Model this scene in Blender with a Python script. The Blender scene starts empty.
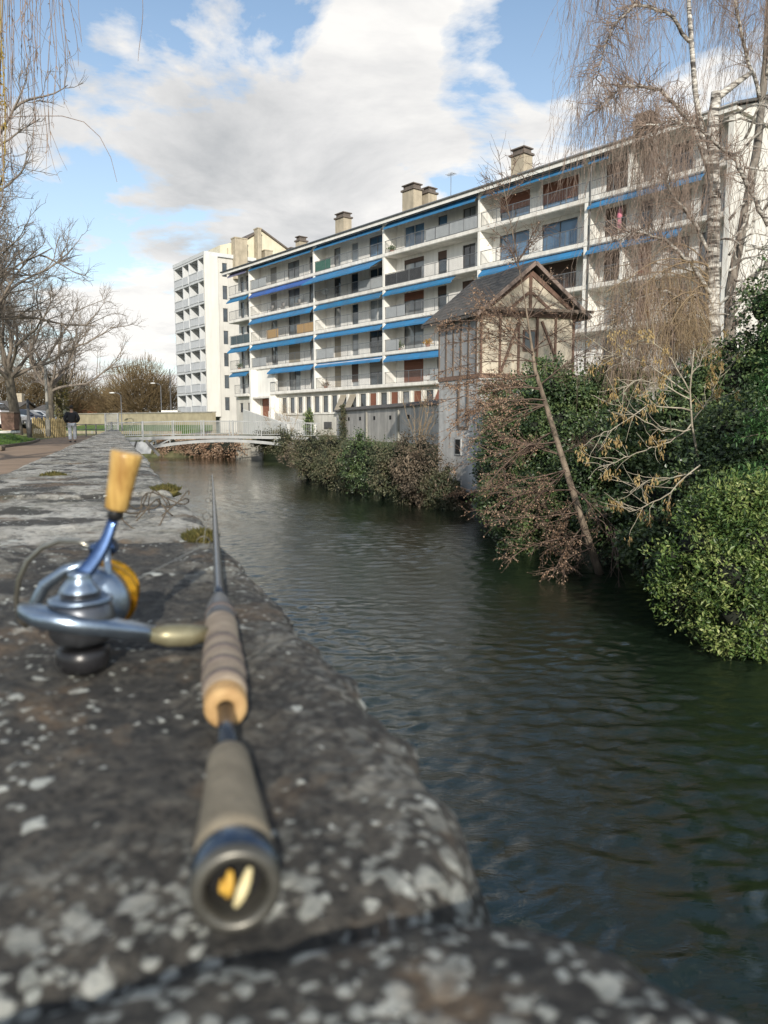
import bpy, math, random
import numpy as np
from mathutils import Vector, Matrix, noise as mnoise

SC = bpy.context.scene
COL = SC.collection
R = math.radians
EYE = 0.18
PITCH = math.atan(85/770)
CP, SP = math.cos(PITCH), math.sin(PITCH)

def at(px, py, Y):
    """point of the world seen at a photo position, at forward distance Y"""
    cx, cy = (px-384)/770, (512-py)/770
    k = Y/(CP+cy*SP)
    return Vector((cx*k, Y, EYE+(cy*CP-SP)*k))

# ------------------------------------------------------------------ mesh builder
class MB:
    def __init__(s): s.v=[]; s.f=[]; s.m=[]; s.sm=[]
    def add(s, vs, fs, m=0, smooth=False):
        o=len(s.v); s.v.extend([tuple(q) for q in vs])
        for f in fs: s.f.append(tuple(i+o for i in f)); s.m.append(m); s.sm.append(smooth)
    def hexa(s, p, m=0):
        s.add(p, [(0,3,2,1),(4,5,6,7),(0,1,5,4),(1,2,6,5),(2,3,7,6),(3,0,4,7)], m)
    def box(s, x0,x1,y0,y1,z0,z1,m=0,fr=None):
        p=[(x0,y0,z0),(x1,y0,z0),(x1,y1,z0),(x0,y1,z0),(x0,y0,z1),(x1,y0,z1),(x1,y1,z1),(x0,y1,z1)]
        if fr: p=[fr(*q) for q in p]
        s.hexa(p,m)
    def bar(s,a,b,w,h=None,m=0,up=(0,0,1)):
        a=Vector(a);b=Vector(b);d=(b-a)
        if d.length<1e-6: return
        d.normalize();u=Vector(up)
        if abs(d.dot(u))>.98:u=Vector((1,0,0))
        x=d.cross(u).normalized();y=x.cross(d)
        h=h or w
        x*=w/2;y*=h/2
        s.hexa([a-x-y,a+x-y,a+x+y,a-x+y,b-x-y,b+x-y,b+x+y,b-x+y],m)
    def tube(s,pts,rad,n=6,m=0,cap=True,smooth=True):
        pts=[Vector(p) for p in pts]
        if not hasattr(rad,'__len__'): rad=[rad]*len(pts)
        o=len(s.v);x=None;N=len(pts)
        for i,p in enumerate(pts):
            t=(pts[min(i+1,N-1)]-pts[max(i-1,0)])
            if t.length<1e-9:t=Vector((0,0,1))
            t.normalize()
            if x is None:
                x=t.cross(Vector((0,0,1)))
                if x.length<.05:x=t.cross(Vector((1,0,0)))
            else: x=x-t*x.dot(t)
            if x.length<1e-6:x=t.orthogonal()
            x.normalize();y=t.cross(x)
            for k in range(n):
                a=2*math.pi*k/n
                s.v.append(tuple(p+(x*math.cos(a)+y*math.sin(a))*rad[i]))
        for i in range(N-1):
            for k in range(n):
                k2=(k+1)%n
                s.f.append((o+i*n+k,o+i*n+k2,o+(i+1)*n+k2,o+(i+1)*n+k));s.m.append(m);s.sm.append(smooth)
        if cap and n>3:
            s.f.append(tuple(o+k for k in reversed(range(n))));s.m.append(m);s.sm.append(False)
            s.f.append(tuple(o+(N-1)*n+k for k in range(n)));s.m.append(m);s.sm.append(False)
    def flat(s,pts,ws,hs,side,n=14,m=0):
        """rounded flat bar: half widths ws along 'side', half heights hs across it"""
        pts=[Vector(p) for p in pts];sd=Vector(side).normalized();o=len(s.v);N_=len(pts)
        for i,p in enumerate(pts):
            t=(pts[min(i+1,N_-1)]-pts[max(i-1,0)]).normalized();x=(sd-t*sd.dot(t)).normalized();y=t.cross(x)
            for k in range(n):
                a=2*math.pi*k/n;c_,s_=math.cos(a),math.sin(a)
                c_=math.copysign(abs(c_)**.6,c_);s_=math.copysign(abs(s_)**.6,s_)
                s.v.append(tuple(p+x*(c_*ws[i])+y*(s_*hs[i])))
        for i in range(N_-1):
            for k in range(n):
                k2=(k+1)%n;s.f.append((o+i*n+k,o+i*n+k2,o+(i+1)*n+k2,o+(i+1)*n+k));s.m.append(m);s.sm.append(True)
        s.f.append(tuple(o+k for k in reversed(range(n))));s.m.append(m);s.sm.append(False)
        s.f.append(tuple(o+(N_-1)*n+k for k in range(n)));s.m.append(m);s.sm.append(False)
    def lathe(s,origin,axis,prof,n=24,m=0,smooth=True,closed=False):
        """prof: list of (distance along axis, radius)"""
        o=Vector(origin);d=Vector(axis).normalized();x=d.orthogonal().normalized();y=d.cross(x)
        b=len(s.v)
        for (t,r) in prof:
            for k in range(n):
                a=2*math.pi*k/n
                s.v.append(tuple(o+d*t+(x*math.cos(a)+y*math.sin(a))*r))
        for i in range(len(prof)-1):
            for k in range(n):
                k2=(k+1)%n
                s.f.append((b+i*n+k,b+i*n+k2,b+(i+1)*n+k2,b+(i+1)*n+k));s.m.append(m);s.sm.append(smooth)
        if not closed:
            if prof[0][1]>1e-5:
                s.f.append(tuple(b+k for k in reversed(range(n))));s.m.append(m);s.sm.append(False)
            if prof[-1][1]>1e-5:
                e=b+(len(prof)-1)*n
                s.f.append(tuple(e+k for k in range(n)));s.m.append(m);s.sm.append(False)
    def blob(s,c,r,rng,seg=14,amp=.2,sc=1.5,m=0):
        c=Vector(c);ox=rng.random()*50
        vs=[];fs=[]
        rings=seg//2+1
        for i in range(rings+1):
            th=math.pi*i/rings
            for k in range(seg):
                ph=2*math.pi*k/seg
                d=Vector((math.sin(th)*math.cos(ph),math.sin(th)*math.sin(ph),math.cos(th)))
                q=1+amp*mnoise.noise(d*sc+Vector((ox,0,0)))
                vs.append((c.x+d.x*r[0]*q,c.y+d.y*r[1]*q,c.z+d.z*r[2]*q))
        for i in range(rings):
            for k in range(seg):
                k2=(k+1)%seg
                fs.append((i*seg+k,(i+1)*seg+k,(i+1)*seg+k2,i*seg+k2))
        s.add(vs,fs,m,True)
    def prism(s,poly,b,m=0):
        """poly: list of points on side a; b: offset vector"""
        b=Vector(b);n=len(poly);P=[Vector(p) for p in poly]
        s.add(P+[p+b for p in P],[tuple(range(n)),tuple(range(2*n-1,n-1,-1))]+[(i,i+n,(i+1)%n+n,(i+1)%n) for i in range(n)],m)
    def leaf(s,c,d,nrm,L,w,m=0):
        d=d.normalized();x=d.cross(nrm)
        if x.length<1e-4:x=d.orthogonal()
        x.normalize();n=x.cross(d)
        a=c;b=c+d*(L*.5)+x*(w*.5)+n*(L*.08);e=c+d*L;f=c+d*(L*.5)-x*(w*.5)+n*(L*.08)
        o=len(s.v);s.v.extend((tuple(a),tuple(b),tuple(e),tuple(f)))
        s.f.append((o,o+1,o+2));s.f.append((o,o+2,o+3));s.m.extend((m,m));s.sm.extend((False,False))
    def build(s,name,mats,parent=None,bevel=0,label=None,kind=None):
        me=bpy.data.meshes.new(name)
        off=Vector((0,0,0))
        if parent is not None:
            p=parent
            while p is not None: off+=p.location;p=p.parent
        if off.length>0:
            arr=np.array(s.v,dtype=np.float64)-np.array(off);vs=arr.tolist()
        else: vs=s.v
        me.from_pydata(vs,[],s.f)
        if not isinstance(mats,(list,tuple)):mats=[mats]
        for q in mats: me.materials.append(q)
        me.polygons.foreach_set('material_index',s.m)
        me.polygons.foreach_set('use_smooth',s.sm)
        me.update()
        o=bpy.data.objects.new(name,me);COL.objects.link(o)
        if parent is not None:o.parent=parent
        if bevel:
            bm=o.modifiers.new('bevel','BEVEL');bm.width=bevel;bm.segments=2;bm.limit_method='ANGLE'
        if label:o['label']=label
        if kind:o['kind']=kind
        return o

def thing(name,label,cat,loc=(0,0,0),group=None):
    o=bpy.data.objects.new(name,None);COL.objects.link(o);o.location=loc;o.empty_display_size=.2
    o['label']=label;o['category']=cat
    if group:o['group']=group
    return o
def tag(o,label,cat,group=None):
    o['label']=label;o['category']=cat
    if group:o['group']=group
    return o
def rebase(o,loc):
    """move a one-mesh thing's origin to its base"""
    loc=Vector(loc);o.data.transform(Matrix.Translation(-loc));o.location=loc;return o
def dup(root,loc,rz=0,sc=1,label=None,group=None):
    r=root.copy();COL.objects.link(r);r.location=loc;r.rotation_euler=(0,0,rz);r.scale=(sc,sc,sc)
    if label:r['label']=label
    if group:r['group']=group
    for ch in list(root.children):
        c=ch.copy();COL.objects.link(c);c.parent=r
        for g in ch.children:
            d=g.copy();COL.objects.link(d);d.parent=c
    return r

# ------------------------------------------------------------------ materials
def newmat(name):
    m=bpy.data.materials.new(name);m.use_nodes=True
    nt=m.node_tree;b=nt.nodes['Principled BSDF'];return m,nt,b
def N(nt,t,**k):
    n=nt.nodes.new(t)
    for a,v in k.items():
        if a.startswith('i_'):n.inputs[a[2:]].default_value=v
        else:setattr(n,a,v)
    return n
def ramp(nt,fac,stops,interp='LINEAR'):
    r=nt.nodes.new('ShaderNodeValToRGB');r.color_ramp.interpolation=interp
    e=r.color_ramp.elements
    while len(e)<len(stops):e.new(.5)
    for q,(p,c) in zip(e,stops):
        q.position=p;q.color=(*c,1) if len(c)==3 else c
    nt.links.new(fac,r.inputs[0]);return r.outputs[0]
def mixc(nt,f,a,b,mode='MIX'):
    n=nt.nodes.new('ShaderNodeMix');n.data_type='RGBA';n.blend_type=mode
    for s,v in ((n.inputs[0],f),(n.inputs[6],a),(n.inputs[7],b)):
        if hasattr(v,'links'):nt.links.new(v,s)
        elif isinstance(v,(int,float)):s.default_value=v
        else:s.default_value=(*v,1) if len(v)==3 else v
    return n.outputs[2]
def math_(nt,op,a,b=0.0,c=None,clamp=False):
    n=nt.nodes.new('ShaderNodeMath');n.operation=op;n.use_clamp=clamp
    for i,v in enumerate((a,b,c)):
        if v is None:continue
        if hasattr(v,'links'):nt.links.new(v,n.inputs[i])
        else:n.inputs[i].default_value=v
    return n.outputs[0]
def tnoise(nt,vec,scale,detail=4,rough=.55,dist=0):
    n=N(nt,'ShaderNodeTexNoise');n.inputs['Scale'].default_value=scale;n.inputs['Detail'].default_value=detail
    n.inputs['Roughness'].default_value=rough;n.inputs['Distortion'].default_value=dist
    if vec is not None:nt.links.new(vec,n.inputs['Vector'])
    return n.outputs['Fac']
def coords(nt,scale=None,which='Object'):
    t=N(nt,'ShaderNodeTexCoord').outputs[which]
    if scale is None:return t
    m=N(nt,'ShaderNodeMapping');m.inputs['Scale'].default_value=scale;nt.links.new(t,m.inputs[0]);return m.outputs[0]
def bump(nt,b,h,strength=.3,dist=.01):
    n=N(nt,'ShaderNodeBump');n.inputs['Strength'].default_value=strength;n.inputs['Distance'].default_value=dist
    nt.links.new(h,n.inputs['Height']);nt.links.new(n.outputs[0],b.inputs['Normal'])
_cache={}
def mat(name,c1,c2=None,rough=.6,metal=0,scale=3,bmp=0,bscale=None,stretch=None,streak=0,spec=None):
    if name in _cache:return _cache[name]
    m,nt,b=newmat(name)
    if c2 is None:c2=tuple(q*.8 for q in c1)
    v=coords(nt,stretch)
    f=tnoise(nt,v,scale,5,.6)
    c=ramp(nt,f,[(.32,c2),(.68,c1)])
    if streak:
        f2=tnoise(nt,coords(nt,(1.2,1.2,.12)),2.2,5,.65)
        c=mixc(nt,ramp(nt,f2,[(.42,(0,0,0)),(.75,(streak,)*3)]),c,tuple(q*.45 for q in c2))
    nt.links.new(c,b.inputs['Base Color'])
    b.inputs['Roughness'].default_value=rough;b.inputs['Metallic'].default_value=metal
    if spec is not None:b.inputs['Specular IOR Level'].default_value=spec
    if bmp:
        bump(nt,b,tnoise(nt,v,bscale or scale*4,6,.65),bmp,.02)
    _cache[name]=m;return m
def leafmat(name,cols,rough=.5,trans=.25,clump=.8):
    m,nt,b=newmat(name)
    g=N(nt,'ShaderNodeNewGeometry')
    cl=tnoise(nt,coords(nt),clump,3,.5)
    f=math_(nt,'ADD',math_(nt,'MULTIPLY',g.outputs['Random Per Island'],.55),math_(nt,'MULTIPLY',math_(nt,'SUBTRACT',cl,.33),1.5),clamp=True)
    n=len(cols);c=ramp(nt,f,[(i/(n-1)*.9+.05,q) for i,q in enumerate(cols)])
    nt.links.new(c,b.inputs['Base Color']);b.inputs['Roughness'].default_value=rough
    tr=N(nt,'ShaderNodeBsdfTranslucent');nt.links.new(c,tr.inputs[0])
    mx=N(nt,'ShaderNodeMixShader');mx.inputs[0].default_value=trans
    nt.links.new(b.outputs[0],mx.inputs[1]);nt.links.new(tr.outputs[0],mx.inputs[2])
    nt.links.new(mx.outputs[0],nt.nodes['Material Output'].inputs[0])
    return m
def barkmat(name,c1,c2,scale=6):
    return mat(name,c1,c2,.85,0,scale,.5,scale*5,stretch=(1,1,.35))

# ------------------------------------------------------------------ camera, sun, sky
cam=bpy.data.cameras.new('camera');co=bpy.data.objects.new('camera',cam);COL.objects.link(co)
co.location=(0,0,EYE);co.rotation_euler=(math.pi/2-PITCH,0,0)
cam.sensor_fit='VERTICAL';cam.sensor_height=36;cam.sensor_width=27;cam.lens=36*770/1024
cam.clip_start=.01;cam.clip_end=4000
cam.dof.use_dof=True;cam.dof.focus_distance=22;cam.dof.aperture_fstop=8.5
SC.camera=co
SC.view_settings.view_transform='Standard';SC.view_settings.look='None';SC.view_settings.exposure=0

SUN_DIR=Vector((.12,-.99,0)).normalized();SUN_EL=R(22)
sd=Vector((SUN_DIR.x*math.cos(SUN_EL),SUN_DIR.y*math.cos(SUN_EL),math.sin(SUN_EL)))
sl=bpy.data.lights.new('sun','SUN');sl.energy=5.0;sl.angle=R(.6);sl.color=(1,.93,.82)
so=bpy.data.objects.new('sun',sl);COL.objects.link(so);so.rotation_euler=sd.to_track_quat('Z','Y').to_euler();so.location=(0,-20,40)

w=bpy.data.worlds.new('World');SC.world=w;w.use_nodes=True
nt=w.node_tree;bg=nt.nodes['Background']
sky=N(nt,'ShaderNodeTexSky',sky_type='NISHITA');sky.sun_disc=False;sky.sun_elevation=SUN_EL
sky.sun_rotation=math.atan2(SUN_DIR.x,SUN_DIR.y)
sky.air_density=1.0;sky.dust_density=.6;sky.ozone_density=1.6
tc=N(nt,'ShaderNodeTexCoord').outputs['Generated']
sep=N(nt,'ShaderNodeSeparateXYZ');nt.links.new(tc,sep.inputs[0])
zz=math_(nt,'ADD',math_(nt,'MAXIMUM',sep.outputs[2],0.0),.16)
cmb=N(nt,'ShaderNodeCombineXYZ')
nt.links.new(math_(nt,'DIVIDE',sep.outputs[0],zz),cmb.inputs[0]);nt.links.new(math_(nt,'DIVIDE',sep.outputs[1],zz),cmb.inputs[1])
pv=cmb.outputs[0]
n1=tnoise(nt,pv,2.0,10,.58,.25)
n2=tnoise(nt,pv,.45,3,.5)
def blobdir(px,py,deg,wt):
    d=(at(px,py,10)-Vector((0,0,EYE))).normalized()
    dn=N(nt,'ShaderNodeVectorMath',operation='DOT_PRODUCT');nt.links.new(tc,dn.inputs[0]);dn.inputs[1].default_value=d
    mr=N(nt,'ShaderNodeMapRange');mr.interpolation_type='SMOOTHSTEP'
    nt.links.new(dn.outputs['Value'],mr.inputs[0])
    mr.inputs[1].default_value=math.cos(R(deg));mr.inputs[2].default_value=1;mr.inputs[3].default_value=0;mr.inputs[4].default_value=wt
    return mr.outputs[0]
acc=math_(nt,'ADD',math_(nt,'ADD',math_(nt,'MULTIPLY',math_(nt,'SUBTRACT',n1,.5),2.7),.45),math_(nt,'MULTIPLY',math_(nt,'SUBTRACT',n2,.5),.4))
for b_ in [(290,120,17,.30),(390,70,10,.2),(150,110,11,.24),(300,215,9,.2),(575,100,10,.30),(530,130,6,.15),(120,280,6,.22),(130,345,9,.25),(430,230,9,.12),(350,180,10,.18),
           (80,10,10,-.36),(240,-10,8,-.34),(75,235,7,-.26),(205,262,5,-.2),(505,45,6,-.40),(445,160,6,-.30),(620,5,8,-.26),(720,-10,12,-.25)]:
    acc=math_(nt,'ADD',acc,blobdir(*b_))
mask=ramp(nt,acc,[(.46,(0,0,0)),(.55,(.5,)*3),(.68,(.98,)*3)])
# shading inside the clouds: thick parts greyer
thick=math_(nt,'ADD',math_(nt,'ADD',math_(nt,'MULTIPLY',math_(nt,'SUBTRACT',tnoise(nt,pv,1.5,8,.6,.3),.5),1.7),.42),blobdir(255,200,10,.24))
thick=math_(nt,'ADD',thick,blobdir(140,130,11,.14))
thick=math_(nt,'ADD',thick,blobdir(330,60,12,.1))
ccol=ramp(nt,thick,[(.38,(6.9,6.75,6.5)),(.60,(5.5,5.45,5.4)),(1.05,(3.4,3.5,3.6))])
skyc=mixc(nt,1.0,sky.outputs[0],(1.30,1.27,1.20),'MULTIPLY')
haze=ramp(nt,sep.outputs[2],[(0,(.8,)*3),(.16,(.30,)*3),(.45,(.04,)*3)])
skyc=mixc(nt,haze,skyc,(5.6,6.0,6.4))
fin=mixc(nt,mask,skyc,ccol)
nt.links.new(fin,bg.inputs[0]);bg.inputs[1].default_value=.15

# ------------------------------------------------------------------ frames
UD=Vector((-.327,.945,0)).normalized();VD=Vector((UD.y,-UD.x,0))
W0=Vector((.168,0,0))
def WF(u,v,z):return W0+UD*u+VD*v+Vector((0,0,z))
GZ=-.57; WZ=-2.55
# ================================================================== SETTING
rng=random.Random(7)
M_ground=mat('ground soil',(.13,.12,.06),(.07,.09,.03),.95,0,.35,.5,8)
M_path=mat('red gravel path',(.31,.22,.15),(.21,.15,.10),.95,0,1.2,.5,40)
M_asph=mat('asphalt',(.075,.075,.075),(.05,.05,.05),.9,0,2,.3,60)
left_line=[WF(-90,-.35,0),WF(60.5,-.35,0),Vector((-24.5,64,0)),Vector((-60,72,0)),Vector((-1800,170,0))]
right_line=[(14,-60),(9,0),(6.9,6),(5.9,9),(5.3,14),(4.1,20),(3.6,24),(3.1,25.7),(2.0,28.2),(.6,30),(-2.3,38),(-4.6,48),(-5.4,55),(-6.6,60.5),(-9.4,64.3),(-17,70),(-27,76),(-60,82),(-1800,240)]
g=MB()
poly=[(p.x,p.y,GZ) for p in left_line]+[(-1800,-1800,GZ),(60,-1800,GZ)]
g.add(poly,[tuple(reversed(range(len(poly))))])
# right bank: water edge up to level ground
top=[]
for i,(x,y) in enumerate(right_line):
    a=Vector(right_line[max(i-1,0)]);b=Vector(right_line[min(i+1,len(right_line)-1)])
    t=(b-a).normalized();nn=Vector((t.y,-t.x))
    top.append((x+nn.x*1.6,y+nn.y*1.6))
vs=[(x,y,WZ-.5) for x,y in right_line]+[(x,y,GZ) for x,y in top]
n_=len(right_line)
g.add(vs,[(i,i+n_,i+n_+1,i+1) for i in range(n_-1)])
poly=[(x,y,GZ) for x,y in top]+[(-1800,1800,GZ),(1800,1800,GZ),(1800,-60,GZ)]
g.add(poly,[tuple(range(len(poly)))])
# left bank drop beyond the parapet
vs=[(p.x,p.y,WZ-.5) for p in left_line[1:]]+[(p.x,p.y,GZ) for p in left_line[1:]]
g.add(vs,[(i,i+1,i+5-1+0,i+4-0) if False else (i,i+1,i+5,i+4) for i in range(3)])
g.build('ground',M_ground,kind='structure')

# water
m,nt,b=newmat('river water')
b.inputs['Base Color'].default_value=(.02,.03,.02,1);b.inputs['Roughness'].default_value=.04;b.inputs['IOR'].default_value=1.5
b.inputs['Specular IOR Level'].default_value=.75
mp=N(nt,'ShaderNodeMapping');tcw=N(nt,'ShaderNodeTexCoord')
mp.inputs['Rotation'].default_value=(0,0,R(-10));mp.inputs['Scale'].default_value=(1,1.9,1);nt.links.new(tcw.outputs['Object'],mp.inputs[0])
a1=tnoise(nt,mp.outputs[0],1.5,4,.55,1.0);a2=tnoise(nt,mp.outputs[0],9,5,.62,1.2);a3=tnoise(nt,mp.outputs[0],.22,2,.5)
mod=ramp(nt,a3,[(.38,(.22,)*3),(.62,(1.0,)*3)])
h=math_(nt,'ADD',math_(nt,'MULTIPLY',a1,.07),math_(nt,'MULTIPLY',math_(nt,'MULTIPLY',math_(nt,'POWER',a2,1.6),mod),.060))
bump(nt,b,h,.17,1.0)
cm=ramp(nt,tnoise(nt,tcw.outputs['Object'],.25,3,.5),[(.35,(.006,.013,.008)),(.65,(.012,.020,.011))])
nt.links.new(cm,b.inputs['Base Color'])
M_water=m
def water_sheet():
    us=[2.2];
    while us[-1]<72:us.append(us[-1]+max(.026,min(.0034*us[-1],.14)))
    us=np.array(us);vs_=np.arange(.01,15.2,.05)
    U,V=np.meshgrid(us,vs_,indexing='ij')
    stp=np.gradient(us)[:,None]
    H=np.zeros_like(U);rw=np.random.RandomState(5)
    nw=130
    for i in range(nw):
        lam=math.exp(rw.uniform(math.log(.09),math.log(.5)))
        th=rw.normal(.25,.85);ph=rw.uniform(0,6.283);k=2*math.pi/lam
        A=.17*math.sqrt(2./nw)/k
        att=np.clip((lam/stp-2.5)/2.5,0,1)
        if lam/max(abs(math.sin(th)),.05)<.13:continue
        H+=A*att*np.cos(k*(U*math.cos(th)+V*math.sin(th)+.25*np.sin(V*.9+U*.35))+ph)
    M=np.zeros_like(U)
    for i in range(9):
        th=rw.uniform(0,6.28);k=2*math.pi/rw.uniform(2.5,9);M+=np.cos(k*(U*math.cos(th)*.6+V*math.sin(th))+rw.uniform(0,6.28))
    M=1/(1+np.exp(-M*.9));bank=np.clip((11.5-V)/6.5,.12,1) # calmer in the lee of the right bank
    H=H*(.42+.85*M)*bank
    X=W0.x+UD.x*U+VD.x*V;Y=W0.y+UD.y*U+VD.y*V
    P=np.stack([X,Y,WZ+H],-1).reshape(-1,3)
    nu,nv=U.shape
    I=np.arange(nu*nv).reshape(nu,nv)
    F=np.stack([I[:-1,:-1],I[:-1,1:],I[1:,1:],I[1:,:-1]],-1).reshape(-1,4)
    me=bpy.data.meshes.new('river_water')
    me.vertices.add(len(P));me.vertices.foreach_set('co',P.astype(np.float32).ravel())
    me.loops.add(F.size);me.loops.foreach_set('vertex_index',F.astype(np.int32).ravel())
    me.polygons.add(len(F));me.polygons.foreach_set('loop_start',np.arange(0,F.size,4,dtype=np.int32))
    me.polygons.foreach_set('use_smooth',np.ones(len(F),dtype=bool))
    me.update(calc_edges=True);me.validate()
    me.materials.append(M_water);o=bpy.data.objects.new('river_water',me);COL.objects.link(o);o['kind']='structure'
water_sheet()
g=MB();g.add([(-1800,-100,WZ-.09),(60,-100,WZ-.09),(60,300,WZ-.09),(-1800,300,WZ-.09)],[(0,1,2,3)]);g.build('river_water',M_water,kind='structure')
g=MB();g.add([(-1800,-100,WZ-.48),(60,-100,WZ-.48),(60,300,WZ-.48),(-1800,300,WZ-.48)],[(0,1,2,3)]);g.build('river_bed',mat('river mud',(.05,.045,.03)),kind='structure')

# footpath along the parapet
g=MB();us=[-60,0,10,20,30,40,50,58,75]
def pw(u):return -4.1+.3*math.sin(u*.21)
vs=[]
for u in us:vs+=[WF(u,-.60,GZ+.004),WF(u,pw(u),GZ+.004)]
g.add(vs,[(2*i,2*i+2,2*i+3,2*i+1) for i in range(len(us)-1)]);g.build('footpath',M_path,kind='structure')

# lawn slope (sheet of grass on rising ground) + car park
M_lawn=mat('lawn',(.10,.17,.03),(.05,.10,.018),.95,0,1.5,.6,30)
def lawn_z(v):
    t=min(max((-v-4.0)/2.6,0),1);return GZ+.01+(.60)*(t*t*(3-2*t))
def lawn_end(u):return 46+0*u
g=MB();us=np.linspace(-20,47,68);vsn=np.linspace(0,1,14);vs=[]
for u in us:
    for q in vsn:
        v=pw(u)-.05-q*(5.0)
        vs.append(WF(u,v,lawn_z(v)+.03*mnoise.noise(Vector((u*.5,v*.7,0)))))
n_=len(vsn)
g.add(vs,[(i*n_+k,(i+1)*n_+k,(i+1)*n_+k+1,i*n_+k+1) for i in range(len(us)-1) for k in range(n_-1)],0,True)
g.build('lawn',M_lawn,kind='structure')
g=MB();g.add([WF(-20,-9.9,.035),WF(-20,-42,.035),WF(75,-42,.035),WF(75,-9.9,.035)],[(3,2,1,0)])
g.add([WF(-20,-9.9,.035),WF(75,-9.9,.035),WF(75,-9.9,GZ-.1),WF(-20,-9.9,GZ-.1),],[(3,2,1,0)])
g.build('car_park',M_asph,kind='structure')
# grass tufts
g=MB()
for i in range(9000):
    u=rng.uniform(14,47);q=rng.random();v=pw(u)-.1-q*4.7
    p=WF(u,v,lawn_z(v));a=rng.uniform(0,6.28)
    hgt=rng.uniform(.05,.13)
    g.leaf(p,Vector((math.cos(a)*.5,math.sin(a)*.5,1)),Vector((math.sin(a),-math.cos(a),.1)),hgt,.025)
o=g.build('grass',leafmat('grass blades',[(.04,.09,.015),(.10,.19,.03),(.16,.22,.05)],.7,.3),kind='stuff')
o['label']='short green grass growing on the lawn beside the red path';o['category']='grass'
# kerb line between path and lawn
g=MB()
us=np.linspace(-5,47,53)
for i in range(52):
    a=WF(us[i]+.01,pw(us[i])-.02,GZ+.03);b_=WF(us[i+1]-.01,pw(us[i+1])-.02,GZ+.03)
    g.bar(a,b_,.14,.15)
g.build('kerb',mat('kerb stone',(.2,.16,.12),(.1,.085,.06),.9,0,3,.4),kind='structure')

# ================================================================== PARAPET WALL (foreground)
m,nt,b=newmat('lichen stone')
oc=coords(nt)
sx=N(nt,'ShaderNodeSeparateXYZ')
rot=N(nt,'ShaderNodeMapping');rot.inputs['Rotation'].default_value=(0,0,math.atan2(UD.x,UD.y));nt.links.new(oc,rot.inputs[0])
nt.links.new(rot.outputs[0],sx.inputs[0])   # y = along the wall
along=sx.outputs[1]
def mapr(x,a,b_,c=0,d=1):
    q=N(nt,'ShaderNodeMapRange');q.interpolation_type='SMOOTHSTEP';nt.links.new(x,q.inputs[0])
    for i,v in enumerate((a,b_,c,d)):q.inputs[i+1].default_value=v
    return q.outputs[0]
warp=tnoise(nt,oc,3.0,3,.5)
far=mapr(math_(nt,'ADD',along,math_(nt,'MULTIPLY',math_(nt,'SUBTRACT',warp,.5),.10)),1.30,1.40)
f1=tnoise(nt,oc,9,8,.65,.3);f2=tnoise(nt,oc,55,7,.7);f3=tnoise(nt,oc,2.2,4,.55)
shadeb=ramp(nt,f1,[(.28,(.016,.0155,.0145)),(.46,(.036,.034,.030)),(.60,(.075,.066,.053)),(.74,(.15,.125,.09))])
shadeb=mixc(nt,ramp(nt,f2,[(.48,(.0,)*3),(.66,(.75,)*3)]),shadeb,(.13,.12,.10))
shadeb=mixc(nt,ramp(nt,tnoise(nt,oc,130,5,.7),[(.40,(.8,)*3),(.52,(0,0,0))]),shadeb,(.008,.008,.008))
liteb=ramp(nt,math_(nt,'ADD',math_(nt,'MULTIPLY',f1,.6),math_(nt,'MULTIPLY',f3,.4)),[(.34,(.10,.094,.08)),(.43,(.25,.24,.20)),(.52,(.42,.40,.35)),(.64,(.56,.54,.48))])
# far stones: pale crust with dark cracks, in patches
f4=tnoise(nt,oc,4.6,7,.62,.5)
liteb=mixc(nt,ramp(nt,f4,[(.44,(.94,)*3),(.49,(0,0,0))]),liteb,(.045,.041,.035))
liteb=mixc(nt,ramp(nt,f2,[(.36,(.75,)*3),(.52,(0,0,0))]),liteb,(.03,.03,.028))
liteb=mixc(nt,ramp(nt,tnoise(nt,oc,1.3,5,.6),[(.56,(0,0,0)),(.72,(.6,)*3)]),liteb,(.06,.062,.024))
base=mixc(nt,far,shadeb,liteb)  # near stones darker: shadow from behind the camera put into the stone colour
crust=tnoise(nt,oc,3.3,9,.68,.8)
base=mixc(nt,ramp(nt,crust,[(.575,(0,0,0)),(.60,(.75,)*3),(.8,(.9,)*3)]),base,ramp(nt,f2,[(.35,(.10,.09,.07)),(.65,(.30,.29,.25))]))
# pale lichen discs
def lichen(scale,thr,soft,dens_scale,dens_thr,rnd):
    wv=N(nt,'ShaderNodeVectorMath',operation='MULTIPLY_ADD')
    nn=N(nt,'ShaderNodeTexNoise');nn.inputs['Scale'].default_value=scale*1.6;nn.inputs['Detail'].default_value=4;nt.links.new(oc,nn.inputs['Vector'])
    nt.links.new(nn.outputs['Color'],wv.inputs[0]);wv.inputs[1].default_value=(.9/scale,)*3;nt.links.new(oc,wv.inputs[2])
    v=N(nt,'ShaderNodeTexVoronoi');v.inputs['Scale'].default_value=scale;nt.links.new(wv.outputs[0],v.inputs['Vector']);v.inputs['Randomness'].default_value=1
    d=tnoise(nt,oc,dens_scale,4,.6)
    sep_=N(nt,'ShaderNodeSeparateColor');nt.links.new(v.outputs['Color'],sep_.inputs[0])
    keep=math_(nt,'GREATER_THAN',math_(nt,'ADD',math_(nt,'MULTIPLY',sep_.outputs[0],rnd),d),dens_thr)
    disc=mapr(v.outputs['Distance'],thr,thr-soft)
    return math_(nt,'MULTIPLY',disc,keep)
L1=lichen(60,.40,.14,7,.92,.42)
L2=lichen(150,.46,.2,5.5,.88,.4)
L3=lichen(30,.36,.12,4,.96,.45)
atE=N(nt,'ShaderNodeAttribute',attribute_name='edge').outputs['Fac'];atJ=N(nt,'ShaderNodeAttribute',attribute_name='joint').outputs['Fac']
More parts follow.
